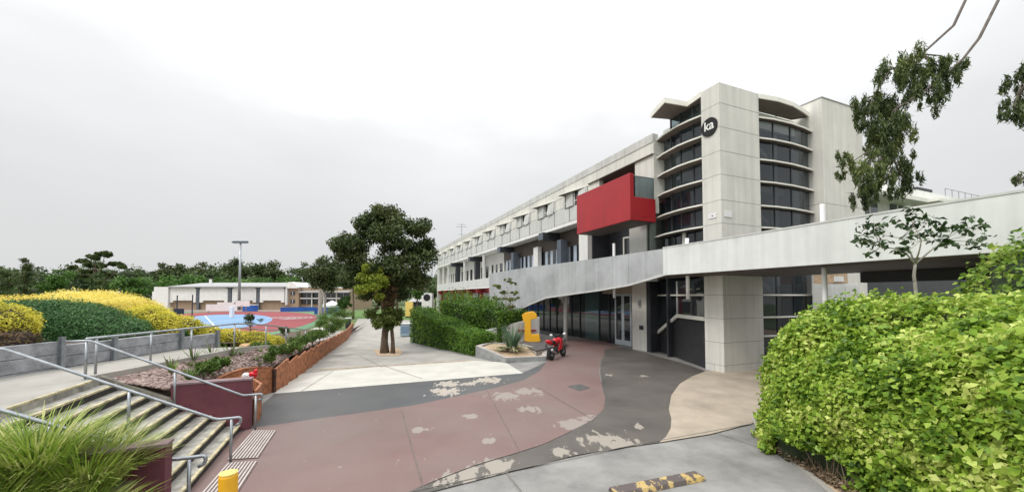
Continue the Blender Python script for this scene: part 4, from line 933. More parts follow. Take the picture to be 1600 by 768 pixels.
mb = MB(); mb.tube([(WB - .12, 0, .55), (WB, 0, .64), (WB + .16, 0, .56)], [.06, .075, .03], 8); mb.build('front_mudguard', M['enamel'], mo, smooth=True)
mb = MB(); mb.ball((.62, 0, .40), (.26, .15, .20), 10, 6, .15); mb.tube([(.05, .0, .32), (.5, 0, .42)], [.05, .06], 6); mb.tube([(.25, 0, .72), (WB - .35, 0, .76)], [.05, .06], 6); mb.build('engine_frame', M['plastic'], mo)
mb = MB(); mb.ball((.72, 0, .82), (.30, .16, .15), 14, 8); mb.build('fuel_tank', M['enamel'], mo, smooth=True)
mb = MB()
for sgn in (-1, 1): mb.poly3([(.52, .17 * sgn, .36), (1.06, .15 * sgn, .42), (1.26, .10 * sgn, .78), (1.16, .12 * sgn, .92), (.86, .17 * sgn, .70)], (0, -.03 * sgn, 0))
mb.ball((1.16, 0, .84), (.20, .17, .17), 12, 8); mb.build('fairing', M['enamel'], mo, bevel=.008)
mb = MB(); mb.poly3([(1.05, -.13, .93), (1.05, .13, .93), (1.24, .09, .98), (1.24, -.09, .98)], (-.10, 0, .16)); mb.build('windscreen', GLT, mo)
mb = MB(); mb.tube([(.52, 0, .78), (.25, 0, .79), (.08, 0, .85)], [.12, .13, .09], 10); mb.build('seat', M['plastic'], mo, smooth=True)
mb = MB(); mb.tube([(.30, 0, .76), (0, 0, .84), (-.30, 0, .93)], [.10, .12, .04], 10); t_ = mb.build('tail', M['enamel'], mo, smooth=True)
mb = MB(); mb.ball((-.31, 0, .90), (.03, .06, .035), 8, 6); mb.build('tail_light', mat('lamp_red', (.35, .01, .01), .2, .1, 5), t_)
mb = MB(); mb.poly3([(-.32, -.05, .80), (-.32, .05, .80), (-.40, .05, .55), (-.40, -.05, .55)], (.012, 0, .004)); mb.build('plate_bracket', M['plastic'], mo)
mb = MB(); mb.tube([(.5, -.10, .28), (.15, -.17, .32), (-.25, -.2, .50)], [.035, .06, .065], 10); mb.build('exhaust', M['chrome'], mo, smooth=True)
mb = MB(); mb.tube([(WB - .36, -.34, .90), (WB - .26, -.12, .92), (WB - .26, .12, .92), (WB - .36, .34, .90)], .018, 8); mb.build('handlebar', M['plastic'], mo, smooth=True)
for sgn in (-1, 1):
    mb = MB(); mb.tube([(1.14, .12 * sgn, .95), (1.08, .33 * sgn, 1.10)], .012, 6); s_ = mb.build('mirror_stalk', M['plastic'], mo)
    mb = MB(); mb.ball((1.06, .36 * sgn, 1.12), (.03, .085, .055), 12, 8); mb.build('mirror', M['mirrorw'], s_, smooth=True)
mb = MB(); mb.ball((1.34, 0, .84), (.05, .12, .07), 10, 6); mb.build('headlight', M['mirrorw'], mo, smooth=True)
mb = MB(); mb.tube([(.55, .12, .26), (.48, .30, .05)], .016, 6); mb.build('side_stand', M['chrome'], mo)

# ================================================================ SPORTS GROUND FURNITURE, FAR BUILDINGS
lp_ = G(373.3, 484); fl = empty('floodlight_pole', lp_, 0, 'tall slim pale floodlight mast beside the running track', 'floodlight')
ph = D(374.3, 377, lp_.y).z
mb = MB(); mb.tube([(0, 0, 0), (0, 0, ph)], [.30, .17], 12); mb.build('mast', M['galv'], fl, smooth=True)
mb = MB(); mb.box(-1.6, 1.6, -.06, .06, ph, ph + .12); mb.box(-1.5, 1.5, -.05, .05, ph - .45, ph - .38); mb.build('crossarm', M['galv'], fl)
for k in range(6):
    x = -1.45 + .58 * k; mb = MB(); mb.box(x - .2, x + .2, -.35, .1, ph - .32, ph - .02); mb.build('lamp', M['bluegrey'], fl)
gy = empty('gymnasium', (0, 0, 0), 0, 'long low sports hall with curved white roof and white panels over tan brick', 'building')
Yg = 84.0
def gx(px): return (px - 800) / FPX * Yg
def gz(py): return CAM_H + (462 - py) / FPX * Yg
mb = MB(); mb.box(gx(268), gx(467), Yg, Yg + 22, 0, gz(449)); mb.build('brick_wall', M['brick'], gy)
mb = MB(); mb.box(gx(246), gx(268) - .01, Yg - .8, Yg + 20, 0, gz(448)); mb.box(gx(238), gx(246) - .01, Yg, Yg + 18, 0, gz(455)); mb.build('end_wing', M['white'], gy)
for a, b in ((268.5, 309), (315, 358.5), (365.5, 402.5), (408.5, 446.5)):
    z0, z1, z2 = gz(469), gz(472), gz(448.5)
    mb = MB(); mb.poly3([(gx(a), Yg - .5, z1), (gx(a + 5), Yg - .5, z1), (gx(a + 5), Yg - .5, z0), (gx(b - 5), Yg - .5, z0), (gx(b - 5), Yg - .5, z1), (gx(b), Yg - .5, z1), (gx(b), Yg - .5, z2 - .35), (gx(b - 4), Yg - .5, z2), (gx(a + 4), Yg - .5, z2), (gx(a), Yg - .5, z2 - .35)], (0, .48, 0)); mb.build('wall_panel', M['white'], gy)
for a in (312, 362, 405.5):
    mb = MB(); mb.box(gx(a) - .25, gx(a) + .25, Yg - .45, Yg - .01, 0, gz(449)); mb.build('column', M['bluegrey'], gy)
zr, ze = gz(440), gz(448.2)
mb = MB(); xa, xb = gx(268), gx(449.5)
prof = [(Yg - 1.0, ze - .1), (Yg - 1.0, ze + .15), (Yg + 2.5, ze + .65), (Yg + 6, zr - .05), (Yg + 11, zr + .2), (Yg + 16, zr - .05), (Yg + 23, ze), (Yg + 23, ze - .15)]
n = len(prof); mb.add([(xa + (1.5 if i > 1 else 0), y, z) for i, (y, z) in enumerate(prof)] + [(xb, y, z) for y, z in prof], [tuple(range(n))[::-1], tuple(range(n, 2 * n))] + [(i, n + i, n + (i + 1) % n, (i + 1) % n) for i in range(n)]); mb.build('roof', M['roofw'], gy)
mb = MB(); mb.box(gx(309.5), gx(311.5), Yg + 3, Yg + 3.5, ze + .6, zr + .7); mb.build('roof_vent', M['white'], gy)
# gable: vault over brick with two windows, turned towards the right
ar = [(gx(449.7), gz(450)), (gx(449.7), gz(443)), (gx(453), gz(440.5)), (gx(458), gz(440.2)), (gx(463), gz(443)), (gx(467), gz(447.5)), (gx(467), gz(450))]
mb = MB(); mb.poly3([(x, Yg - .6, z) for x, z in ar], (0, 20, 0)); mb.build('gable_vault', M['white'], gy)
mb = MB(); mb.box(gx(449), gx(451), Yg - .7, Yg - .05, gz(476), gz(447)); mb.build('gable_post', M['white'], gy)
for py in (457.5, 470):
    mb = MB(); mb.box(gx(454.5), gx(461), Yg - .1, Yg - .01, gz(py + 3), gz(py - 2.5)); w_ = mb.build('window', GLB, gy)
    mb = MB(); mb.box(gx(457.4), gx(458.1), Yg - .13, Yg - .101, gz(py + 3), gz(py - 2.5)); mb.build('frame', M['line'], w_)
cl = empty('classroom_block', (0, 0, 0), 0, 'two-storey tan brick classroom block with white roof right of the sports hall', 'building')
mb = MB(); mb.box(gx(467.3), gx(545), Yg + 1, Yg + 14, 0, gz(449.5)); mb.build('wall', M['brick'], cl)
mb = MB(); mb.poly3([(gx(467), Yg - .3, gz(457)), (gx(546), Yg - .3, gz(457)), (gx(544), Yg + 8, gz(448)), (gx(469), Yg + 8, gz(448))], (0, 0, .2)); mb.build('roof', M['roofw'], cl)
for a, b in ((468.5, 485.5), (486.5, 503.5), (506, 523), (526, 543)):
    for t, bt in ((457.5, 464.5), (467.5, 474.5)):
        mb = MB(); mb.box(gx(a), gx(b), Yg + .8, Yg + .99, gz(bt), gz(t)); w_ = mb.build('window', GL, cl)
        mb = MB(); mb.box(gx((a + b) / 2) - .03, gx((a + b) / 2) + .03, Yg + .74, Yg + .798, gz(bt), gz(t)); mb.build('frame', M['line'], w_)
mb = MB(); mb.box(gx(467.3), gx(545), Yg + .3, Yg + .99, gz(466.5), gz(465)); mb.build('floor_band', M['white'], cl)
for a in (486, 504.7, 524.5):
    mb = MB(); mb.box(gx(a) - .07, gx(a) + .07, Yg + .3, Yg + .6, 0, gz(457)); mb.build('post', M['white'], cl)
mb = MB(); mb.ball((gx(474), Yg + 5, gz(446)), .7, 10, 6); mb.build('satellite_dish', M['line'], cl)
# sports furniture
def hoop(px, py, Y, board, label, w=1.8, mast=True):
    b = D(px, py, Y); t = empty('basketball_stand', (b.x, b.y, 0), 0, label, 'basketball stand'); z = b.z
    mb = MB(); mb.tube([(0, .9, 0), (0, .9, z - .3), (0, .05, z)], .08, 8); mb.build('pole', M['dark'] if board is M['navy'] else M['galv'], t)
    mb = MB(); mb.box(-w / 2, w / 2, -.03, .03, z - .5, z + .55); mb.build('backboard', board, t)
    mb = MB(); torus(mb, (0, -.28, z - .3), .23, .012, (0, 0, 1), 16, 5); mb.build('ring', M['red'], t)
hoop(352.5, 476.5, 72, M['line'], 'white backboard on a stand in front of the sports hall, left of the floodlight', 3.2)
hoop(379, 474, 70, M['line'], 'white backboard on a stand just right of the floodlight mast', 2.6)
for (px, yt, yb, lab) in ((276, 461, 497, 'dark slim post left of the two beside the court'), (300, 460, 497, 'dark slim post with a padded foot, right of the two beside the court')):
    b = G(px, 497); t = empty('net_post', b, 0, lab, 'post'); mb = MB(); mb.tube([(0, 0, 0), (0, 0, D(px, yt, b.y).z)], .07, 8); mb.build('pole', M['dark'], t)
    if px == 300: mb = MB(); mb.ball((-.15, 0, .2), (.45, .35, .22), 8, 5); mb.build('padded_foot', M['plastic'], t)
b = G(278, 502); t = empty('score_table', b, 0, 'navy blue board on a stand at the left side of the court', 'score board')
mb = MB(); z = D(278, 486, b.y).z; mb.box(-.65, .65, -.05, .05, z - .35, z + .32); mb.build('board', M['navy'], t); mb = MB(); mb.box(-.08, .08, 0.06, .12, 0, z); mb.build('stand', M['plastic'], t)
b = G(346, 490); t = empty('barrier_board', b, 0, 'long low white barrier board beyond the blue court', 'barrier')
mb = MB(); z = 1.3; mb.box(-2.6, 2.6, -.05, .05, .5, 1.6); mb.build('board', M['line'], t); mb = MB(); mb.box(-2.3, -2.2, .06, .12, 0, 1.5); mb.build('leg', M['galv'], t); mb = MB(); mb.box(2.2, 2.3, .06, .12, 0, 1.5); mb.build('leg', M['galv'], t)
b = G(362, 496); t = empty('padded_post', b, 0, 'white padded post standing on the blue court', 'post'); mb = MB(); mb.box(-.22, .22, -.22, .22, 0, 1.55); mb.build('pad', M['line'], t, bevel=.05)
b = G(391, 486); t = empty('equipment_bin', b, 0, 'blue equipment crate beside the floodlight mast', 'crate'); mb = MB(); mb.box(-1.2, 1.2, -.5, .5, 0, 1.2); mb.build('box', M['banner'], t, bevel=.05); mb = MB(); mb.box(-1.25, 1.25, -.55, .55, 1.21, 1.32); mb.build('lid', M['line'], t)
for (a, c, yb, h, lab) in ((438, 492, 487.5, .9, 'long blue banner fence on the far edge of the track'), (491, 531, 491.5, 1.15, 'bright blue banner fence in front of the white gazebo')):
    p, q = G(a, yb), G(c, yb - 1.0); t = empty('banner_fence', p, 0, lab, 'banner'); d = q - p
    mb = MB(); mb.poly3([(0, 0, .1), (d.x, d.y, .1), (d.x, d.y, h), (0, 0, h)], (0, .04, 0)); mb.build('banner', M['banner'], t)
    for i in range(6):
        mb = MB(); e = d * (i / 5); mb.tube([(e.x, e.y + .08, 0), (e.x, e.y + .08, h + .1)], .03, 6); mb.build('stake', M['galv'], t)
b = G(519, 486); gzb = empty('gazebo', b, 0, 'white pop-up gazebo with pointed roof beside the track', 'gazebo'); kx = b.y / FPX
r_ = 10.5 * kx; z0 = (486 - 476) * kx; z1 = (486 - 469) * kx
mb = MB(); mb.add([(-r_, -r_, z0), (r_, -r_, z0), (r_, r_, z0), (-r_, r_, z0), (-r_, -r_, z0 - .4), (r_, -r_, z0 - .4), (r_, r_, z0 - .4), (-r_, r_, z0 - .4), (0, 0, z1)], [(0, 1, 8), (1, 2, 8), (2, 3, 8), (3, 0, 8), (4, 5, 1, 0), (5, 6, 2, 1), (6, 7, 3, 2), (7, 4, 0, 3)]); mb.build('canopy', M['line'], gzb)
for sx in (-1, 1):
    for sy in (-1, 1): mb = MB(); mb.tube([(sx * r_ * .96, sy * r_ * .96, 0), (sx * r_ * .96, sy * r_ * .96, z0)], .06, 6); mb.build('leg', M['galv'], gzb)
# things beyond the trees at the end of the path
b = G(632, 526); t = empty('litter_bin', b, 0, 'blue grey metal bin enclosure beside the clipped hedge', 'bin'); k = b.y / FPX
mb = MB(); mb.box(-7 * k, 7 * k, -.02, .7, .05, 19.5 * k); mb.build('body', M['binblue'], t, bevel=.03); mb = MB(); mb.box(-5 * k, 6 * k, -.035, -.023, 6 * k, 16 * k); mb.build('door', mat('bin_door', (.17, .25, .36), .5, .1, 2), t)
mb = MB(); mb.box(-7.6 * k, 7.6 * k, -.06, .75, 19.6 * k, 20.8 * k); mb.build('lid', M['pale'], t, bevel=.02)
b = G(544, 512); t = empty('litter_bin', b, 0, 'small black bin with a pale lid at the end of the garden bed', 'bin')
mb = MB(); mb.box(-.2, .2, -.2, .2, 0, .85); mb.build('body', M['plastic'], t, bevel=.03); mb = MB(); mb.box(-.24, .24, -.24, .24, .86, .96); mb.build('lid', M['line'], t, bevel=.02)
Yv = 58.0
def vx(px): return (px - 800) / FPX * Yv
def vz(py): return CAM_H + (462 - py) / FPX * Yv
t = empty('fan_panel', (vx(667), Yv, 0), 0, 'tall white panel with a large round black opening near the building end', 'panel')
mb = MB(); mb.box(vx(659) - vx(667), vx(675) - vx(667), 0, 1.2, 0, vz(457.5)); mb.build('panel', M['white'], t); mb = MB(); mb.tube([(0, -.03, vz(464.5)), (0, 0.02, vz(464.5))], 5.4 / FPX * Yv, 28); mb.build('opening', M['black'], t)
t = empty('yellow_panel', (vx(653), Yv - 5, 0), 0, 'square pale yellow panel left of the round opening', 'panel')
mb = MB(); mb.box(-.5, .5, 0, .5, 0.2, vz(469) - .1); mb.build('panel', M['yellow2'], t); mb = MB(); mb.box(-.45, .45, .05, .45, 0, .19); mb.build('base', M['dark'], t)
t = empty('shade_pavilion', (vx(628), 66, 0), 0, 'dark low pavilion with white peaked roof seen past the tree trunk', 'pavilion'); k = 66 / FPX
mb = MB(); mb.add([(-12 * k, 0, 2.0), (12 * k, 0, 2.0), (12 * k, 4, 2.0), (-12 * k, 4, 2.0), (-3 * k, 2, 2.9), (3 * k, 2, 2.9)], [(0, 1, 5, 4), (1, 2, 5), (2, 3, 4, 5), (3, 0, 4), (3, 2, 1, 0)]); mb.build('roof', M['roofw'], t)
mb = MB(); mb.box(-11 * k, 11 * k, .5, 3.6, 0, 1.98); mb.build('wall', M['dark'], t)
mb = MB(); mb.tube([(0, 2, 2.9), (0, 2, 4.2)], .12, 8); mb.tube([(-1.3, 2, 4.3), (0, 2, 4.1), (1.3, 2, 4.3)], .12, 6); mb.build('roof_finial', M['pale'], t)

# ================================================================ VEGETATION
def ellipsoid_body(cl, k=.72):
    mb = MB()
    for c, r in cl:
        r = r if np.ndim(r) else (r, r, r); mb.ball(c, tuple(q * k for q in r), 10, 7, .25)
    return (mb.v, mb.f)
def rel(cl, base): return [((c[0] - base[0], c[1] - base[1], c[2] - base[2]), r) for c, r in cl]
def limbs(base, top, clumps, r0, m, parent, n=8, name='trunk', wob=.15, seg=9):
    """tapered trunk with limbs reaching into the clumps"""
    mb = MB(); b, t = Vector(base), Vector(top); pts = [b.lerp(t, i / 5) + Vector((random.uniform(-wob, wob), random.uniform(-wob, wob), 0)) * (1 if 0 < i else 0) for i in range(6)]
    mb.tube(pts, [r0 * 1.25] + [r0 * (1 - .11 * i) for i in range(1, 6)], seg)
    for c, r in random.sample(clumps, min(n, len(clumps))):
        c = Vector(c); s = pts[random.randint(3, 5)]; mid = s.lerp(c, .5) + Vector((0, 0, -.1 * (c - s).length)); mb.tube([s, mid, c], [r0 * .42, r0 * .26, r0 * .08], 6)
    return mb.build(name, m, parent, smooth=True)

# ---- big central tree in its pit
tb = G(604, 551); Yt = tb.y; kt = Yt / FPX
def T(px, py, dy=0): q = D(px, py, Yt + dy); return (q.x - tb.x, q.y - tb.y, q.z)
bt = empty('shade_tree', tb, 0, 'large dark green tree with twin trunks standing in the middle of the path', 'tree')
big = [(T(600, 362), (2.0, 2.0, 1.05)), (T(570, 358, .5), (1.0, 1.1, .85)), (T(640, 372, .3), (1.35, 1.6, 1.1)), (T(655, 405, -.3), (.95, 1.2, .95)), (T(560, 385, -.5), (1.0, 1.2, .8)), (T(600, 395), (1.6, 1.7, 1.2)), (T(548, 398, .6), (.75, .9, .6)), (T(628, 420, .5), (1.1, 1.3, 1.0)), (T(575, 345, -.3), (.8, .9, .5)), (T(612, 346, .4), (.9, .9, .5)), (T(668, 386, .6), (.55, .8, .7)), (T(532, 382, .3), (.42, .5, .32)), (T(560, 425, .8), (.8, .9, .7)), (T(650, 355, .2), (.7, .8, .45)), (T(622, 448, .4), (.95, 1.0, .7)), (T(652, 436, .5), (.75, .9, .6)), (T(572, 452, .7), (.6, .7, .6)), (T(605, 420, -.5), (1.1, .8, .9)), (T(600, 335, 0), (.9, .8, .35))]
cl = []
for c, r in big: cl += blob_clumps(c, [q * .85 for q in r], 11, .28, .55)
q = cloud(cl, 38000, .15, .5, .35, .9)
quads('crown', q, L_dark, bt)
cl2 = blob_clumps(T(580, 440, -1.0), (.8, .6, .85), 18, .22, .4) + blob_clumps(T(562, 432, -.8), (.35, .4, .3), 4, .15, .25)
quads('lime_foliage', cloud(cl2, 6000, .13, .55, .3, .9), L_lime, bt)
cl3 = blob_clumps(T(602, 496, -.6), (.85, .7, .55), 18, .2, .36) + blob_clumps(T(620, 505, -.5), (.4, .4, .3), 5, .15, .25)
quads('low_foliage', cloud(cl3, 5600, .12, .6, .3, .9), L_olive, bt)
cl4 = blob_clumps(T(604, 440, -.2), (.85, .8, 1.1), 16, .2, .35) + blob_clumps(T(600, 474, -.3), (.55, .5, .55), 10, .18, .3)
quads('twiggy_growth', cloud(cl4, 4200, .12, .3, .2, 1.0), L_russet, bt)
mb = MB(); mb.tube([(-.10, 0, -.05), (-.12, 0, .6), (-.08, .05, 1.5), (-.2, 0, 2.6), (-.05, 0, 4.2)], [.26, .18, .16, .14, .08], 10)
for px, py in ((560, 385), (600, 360), (640, 375)): mb.tube([(-.15, 0, 2.4), Vector(T(px, py)) * .6 + Vector((0, 0, .6)), T(px, py)], [.11, .07, .02], 6)
mb.build('trunk', M['bark'], bt, smooth=True)
mb = MB(); mb.tube([(.38, -.15, -.05), (.36, -.12, .6), (.25, -.05, 1.5), (.3, 0, 2.7), (.9, .1, 4.0)], [.14, .10, .09, .08, .04], 8); mb.build('second_trunk', M['bark'], bt, smooth=True)
sheet('tree_pit', gp([(583, 546), (622, 543), (630, 551), (622, 556), (590, 555.5)]), .018, M['sand'])

# ---- clipped hedges right of the path
def hedge(name, a, b, w, ha, hb, n, size, m, label, bulge=.12, na=18):
    a, b = Vector(a), Vector(b); d = (b - a); L = d.length; d.normalize(); nr = Vector((d.y, -d.x, 0)); base = a
    t = empty(name, base, 0, label, 'hedge')
    mb = MB(); k = .10
    lo = [a + nr * (w / 2 - k) + d * k, b + nr * (w / 2 - k) - d * k, b - nr * (w / 2 - k) - d * k, a - nr * (w / 2 - k) + d * k]
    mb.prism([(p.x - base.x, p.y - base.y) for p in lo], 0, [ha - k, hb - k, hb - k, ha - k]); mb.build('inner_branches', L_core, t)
    u_ = rng.random(n); f = rng.choice(5, n, p=[.32, .12, .36, .10, .10]); P = np.zeros((n, 3)); Nn = np.zeros((n, 3))
    for i in range(n):
        s = u_[i] * L; h = ha + (hb - ha) * u_[i]; q = rng.random(); wob = 1 + bulge * math.sin(s * 1.9 + 1) * .5 + bulge * rng.normal() * .35
        if f[i] == 0: o, z, nn = w / 2 * wob, q ** .8 * h, nr
        elif f[i] == 1: o, z, nn = -w / 2 * wob, q * h, -nr
        elif f[i] == 2: o, z, nn = (q - .5) * w, h * (1 + (wob - 1) * .8) - (abs(q - .5) * 2) ** 4 * .14, Vector((0, 0, 1))
        elif f[i] == 3: s = -bulge * .3 * rng.random(); o, z, nn = (q - .5) * w, rng.random() * ha, -d
        else: s = L + bulge * .3 * rng.random(); o, z, nn = (q - .5) * w, rng.random() * hb, d
        p = a + d * s + nr * o; P[i] = (p.x - base.x, p.y - base.y, max(.03, z)); Nn[i] = nn
    quads('foliage', leafquads(P, unit(Nn + rng.normal(size=(n, 3)) * .7), size, .55), m, t)
    return t
h0, h1 = G(640, 534.5), G(744, 557)
dv = (h1 - h0).normalized(); nv = Vector((-dv.y, dv.x, 0))
hedge('clipped_hedge', h0 + nv * .75 + dv * .1, h1 + nv * .75 - dv * .3, 1.5, 2.15, 1.0, 14000, .10, L_hedge, 'long clipped green hedge sloping down beside the footpath')
hedge('clipped_hedge', h0 + nv * 3.2 + dv * .3, h1 + nv * 3.7 - dv * 1.6, 2.4, 2.75, 2.15, 14000, .12, L_hedge, 'taller bushy green hedge behind the clipped hedge and beside the stone planter', .3)
c = G(722, 545) + nv * 1.1; t = empty('shrub', (c.x, c.y, 0), 0, 'rounded green bush between the two hedges left of the stone planter', 'shrub')
cl = blob_clumps((1.0, 1.0, .8), (1.1, .8, .55), 14, .3, .5); quads('foliage', cloud(cl, 4200, .11, .55, .4, .8), L_hedge, t); b_ = ellipsoid_body(cl, .6); mb = MB().add(*b_); mb.build('inner_branches', L_core, t)

# ---- ivy-clad hedge on the right
iv = empty('ivy_hedge', (5.2, 6, 0), 0, 'huge bright green leafy hedge filling the right foreground', 'hedge')
def rbox(P, N_, lo, hi, r):
    lo, hi = np.array(lo), np.array(hi); c = np.clip(P, lo + r, hi - r); d = unit(P - c); return c + d * r, d
nI = 130000
lo, hi, rr_ = (5.02, .5, -1.6), (15, 9.0, 2.92), 1.8
f = rng.choice(3, nI, p=[.44, .18, .38]); P = np.zeros((nI, 3)); a = rng.random(nI); b = rng.random(nI)
P[:, 0] = np.where(f == 0, lo[0], lo[0] + (hi[0] - lo[0]) * a ** 1.35); P[:, 1] = np.where(f == 1, hi[1], 2.2 + (hi[1] - 2.2) * (1 - (1 - np.where(f == 0, a, b)) ** 1.0)); P[:, 2] = np.where(f == 2, hi[2], b * hi[2])
P[:, 2] = np.where(f == 0, rng.random(nI) * hi[2], P[:, 2])
P, Nn = rbox(P, None, lo, hi, rr_)
def taper(P):
    k = np.clip((P[:, 2] - .5) / 2.4, 0, 1) ** 1.6 * np.clip((9 - P[:, 0]) / 4, 0, 1); P[:, 0] += .5 * k; return P
def bumps(P): return .16 * np.sin(P[:, 1] * 1.9 + P[:, 2] * 1.3) * np.sin(P[:, 0] * 1.1 + 2 + P[:, 2]) + .07 * np.sin(P[:, 1] * 5.1 + P[:, 0] * 4.2) * np.cos(P[:, 2] * 4.7) 
P[:, 0] += np.where(P[:, 0] < 6, (8 - np.clip(P[:, 1], 0, 8.75)) * .0, 0)
P = taper(P.copy()) + Nn * (bumps(P) + rng.normal(size=nI) * .075 - .04)[:, None]
# bare patches low on the near left side where dry stems show
low = (P[:, 0] < 5.6) & (P[:, 2] < .42) & (P[:, 1] > 5.9) & (P[:, 1] < 7.35)
gap = rng.random(nI) < .05
keep = (P[:, 2] > .02) & ~low & ~gap
P, Nn = P[keep], Nn[keep]; P -= np.array([5.2, 6, 0])
q = leafquads(P, unit(Nn + rng.normal(size=P.shape) * .75 + np.array([0, 0, .45])), .082, .75, None, .18, .5)
quads('leaves', q, L_ivy, iv)
mb = MB(); g = []
for i in range(28):
    for j in range(24): pass
def hull(lo, hi, r, bias, base):
    """rounded inner body of the hedge"""
    vs, fs = [], []; n = 18
    def face(fn):
        o = len(vs)
        for i in range(n + 1):
            for j in range(n + 1): vs.append(fn(i / n, j / n))
        for i in range(n):
            for j in range(n): fs.append((o + i * (n + 1) + j, o + (i + 1) * (n + 1) + j, o + (i + 1) * (n + 1) + j + 1, o + i * (n + 1) + j + 1))
    lo, hi = np.array(lo), np.array(hi)
    face(lambda a, b: (lo[0], lo[1] + (hi[1] - lo[1]) * a, lo[2] + (hi[2] - lo[2]) * b)); face(lambda a, b: (lo[0] + (hi[0] - lo[0]) * a, hi[1], lo[2] + (hi[2] - lo[2]) * b))
    face(lambda a, b: (lo[0] + (hi[0] - lo[0]) * a, lo[1] + (hi[1] - lo[1]) * b, hi[2])); face(lambda a, b: (lo[0] + (hi[0] - lo[0]) * a, lo[1], lo[2] + (hi[2] - lo[2]) * b))
    P, Nn = rbox(np.array(vs), None, lo, hi, r); P = taper(P.copy()) + Nn * (bumps(P) - bias)[:, None] - np.array(base)
    return P, fs
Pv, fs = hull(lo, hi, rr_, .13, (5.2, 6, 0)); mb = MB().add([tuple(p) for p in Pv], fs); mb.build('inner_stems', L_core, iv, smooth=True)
# dry stems at the foot
q = []
mb = MB()
for _ in range(170):
    y = random.uniform(5.8, 7.5); x = 5.12 + random.uniform(-.05, .25); p = Vector((x - 5.2, y - 6, 0)); mb.tube([p, p + Vector((random.uniform(-.12, .12), random.uniform(-.2, .2), random.uniform(.15, .5)))], [.008, .003], 4)
mb.build('dry_stems', L_dry, iv)
n = 2600; P = np.stack([rng.uniform(4.98, 5.4, n), rng.uniform(5.2, 7.9, n), np.abs(rng.normal(size=n)) * .05 + .05], 1)
tag(quads('leaf_litter', leafquads(P, unit(rng.normal(size=(n, 3)) + np.array([0, 0, 2.])), .07, .5), L_dry), kind='stuff')
# higher climbing bush behind it at the right edge
ib = empty('ivy_bush', (9.7, 6.7, 0), 0, 'taller dark leafed bush rising above the hedge at the right edge', 'shrub')
cl = [((.1, -.2, 2.7), (1.7, 1.4, 1.55)), ((1.4, -.5, 3.1), (1.6, 1.5, 1.8)), ((-.7, .1, 2.4), (1.0, 1.1, .9)), ((3.2, -.5, 3.0), (1.6, 1.6, 1.8))]
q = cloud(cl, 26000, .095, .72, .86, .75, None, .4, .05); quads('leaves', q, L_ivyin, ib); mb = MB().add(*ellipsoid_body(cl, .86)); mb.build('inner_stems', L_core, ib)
mb = MB(); mb.tube([(.3, 0, 0), (.3, 0, 2.2)], [.1, .06], 8); mb.build('trunk', M['bark'], ib)

# ---- broad-leafed small tree rising out of the hedge
mgb = D(1432, 470, 7.1); mg = empty('small_tree', (mgb.x, mgb.y, 0), 0, 'sparse small tree with dark oval leaves in front of the right walkway parapet', 'tree')
def MG(px, py, dy=0): q = D(px, py, 7.1 + dy); return Vector((q.x - mgb.x, q.y - mgb.y, q.z))
br = MB(); s0 = Vector((0, 0, 0)); f1 = MG(1430, 412)
br.tube([s0, MG(1431, 455), MG(1428, 430), f1], [.034, .028, .024, .02], 8)
tips = [(1335, 368), (1352, 378), (1370, 352), (1385, 380), (1398, 345), (1372, 365), (1415, 350), (1420, 372), (1436, 338), (1445, 365), (1455, 345), (1468, 352), (1470, 375), (1495, 355), (1515, 345), (1535, 352), (1540, 372), (1528, 382), (1480, 380), (1350, 352), (1405, 392), (1362, 395), (1365, 340), (1422, 330)]
leaf_c = []
forks = [f1, MG(1408, 372, .2), MG(1440, 375, -.2), MG(1474, 376, .1), MG(1375, 385, -.3)]
for k_, par in ((1, f1), (2, f1), (3, f1), (4, MG(1416, 396))):
    br.tube([par, par.lerp(forks[k_], .5) + Vector((.02, 0, .03)), forks[k_]], [.018, .013, .009], 6)
br.tube([f1, MG(1416, 396)], [.018, .015], 6)
for i, (x, y) in enumerate(tips):
    e = MG(x, y, random.uniform(-.35, .2)); par = min(forks[1:], key=lambda p: (p - e).length); m1 = par.lerp(e, .55) + Vector((random.uniform(-.05, .05), 0, random.uniform(-.08, .02))); br.tube([par, m1, e], [.007, .005, .003], 5)
    leaf_c.append((tuple(e), (.16, .18, .10))); leaf_c.append((tuple(m1.lerp(e, .45)), (.17, .18, .09)))
br.build('branches', M['palebark'], mg, smooth=True)
quads('leaves', cloud(leaf_c, 420, .105, .62, .2, .6, None, .7), L_mag, mg)

# ---- gum trees whose boughs hang in from the right
def gum(base, label, anchors, hang, n, Y, trunk_top):
    t = empty('gum_tree', base, 0, label, 'tree'); B = Vector(base); mb = MB()
    top = Vector(trunk_top) - B; mb.tube([(0, 0, 0), top * .5 + Vector((.2, .1, 0)), top], [.32, .26, .16], 10); mb.build('trunk', M['palebark'], t, smooth=True)
    bm_ = MB(); cl = []
    for i, (path, hangs) in enumerate(zip(anchors, hang)):
        pts = [top] + [D(x, y, yy) - B for x, y, yy in path]; bm_.tube(pts, [.06] + [.04 * (1 - j / (len(pts))) + .008 for j in range(1, len(pts))], 7)
        for (x, y, r, yy) in hangs:
            c = D(x, y, yy) - B; k = r * yy / FPX; near = min(pts, key=lambda p: (p - c).length)
            bm_.tube([near, near.lerp(c, .5) + Vector((0, 0, .1)), c], [.025, .015, .006], 5); cl += blob_clumps(c, (k * 1.15, k * 1.15, k * 1.2), 10, k * .15, k * .32, 2.6)
    bm_.build('branches', mat('gum_bark', (.12, .10, .085), .85, .3, 9), t, smooth=True)
    quads('foliage', cloud(cl, n, .14, .2, .1, .8, .6, 0), L_gum, t)
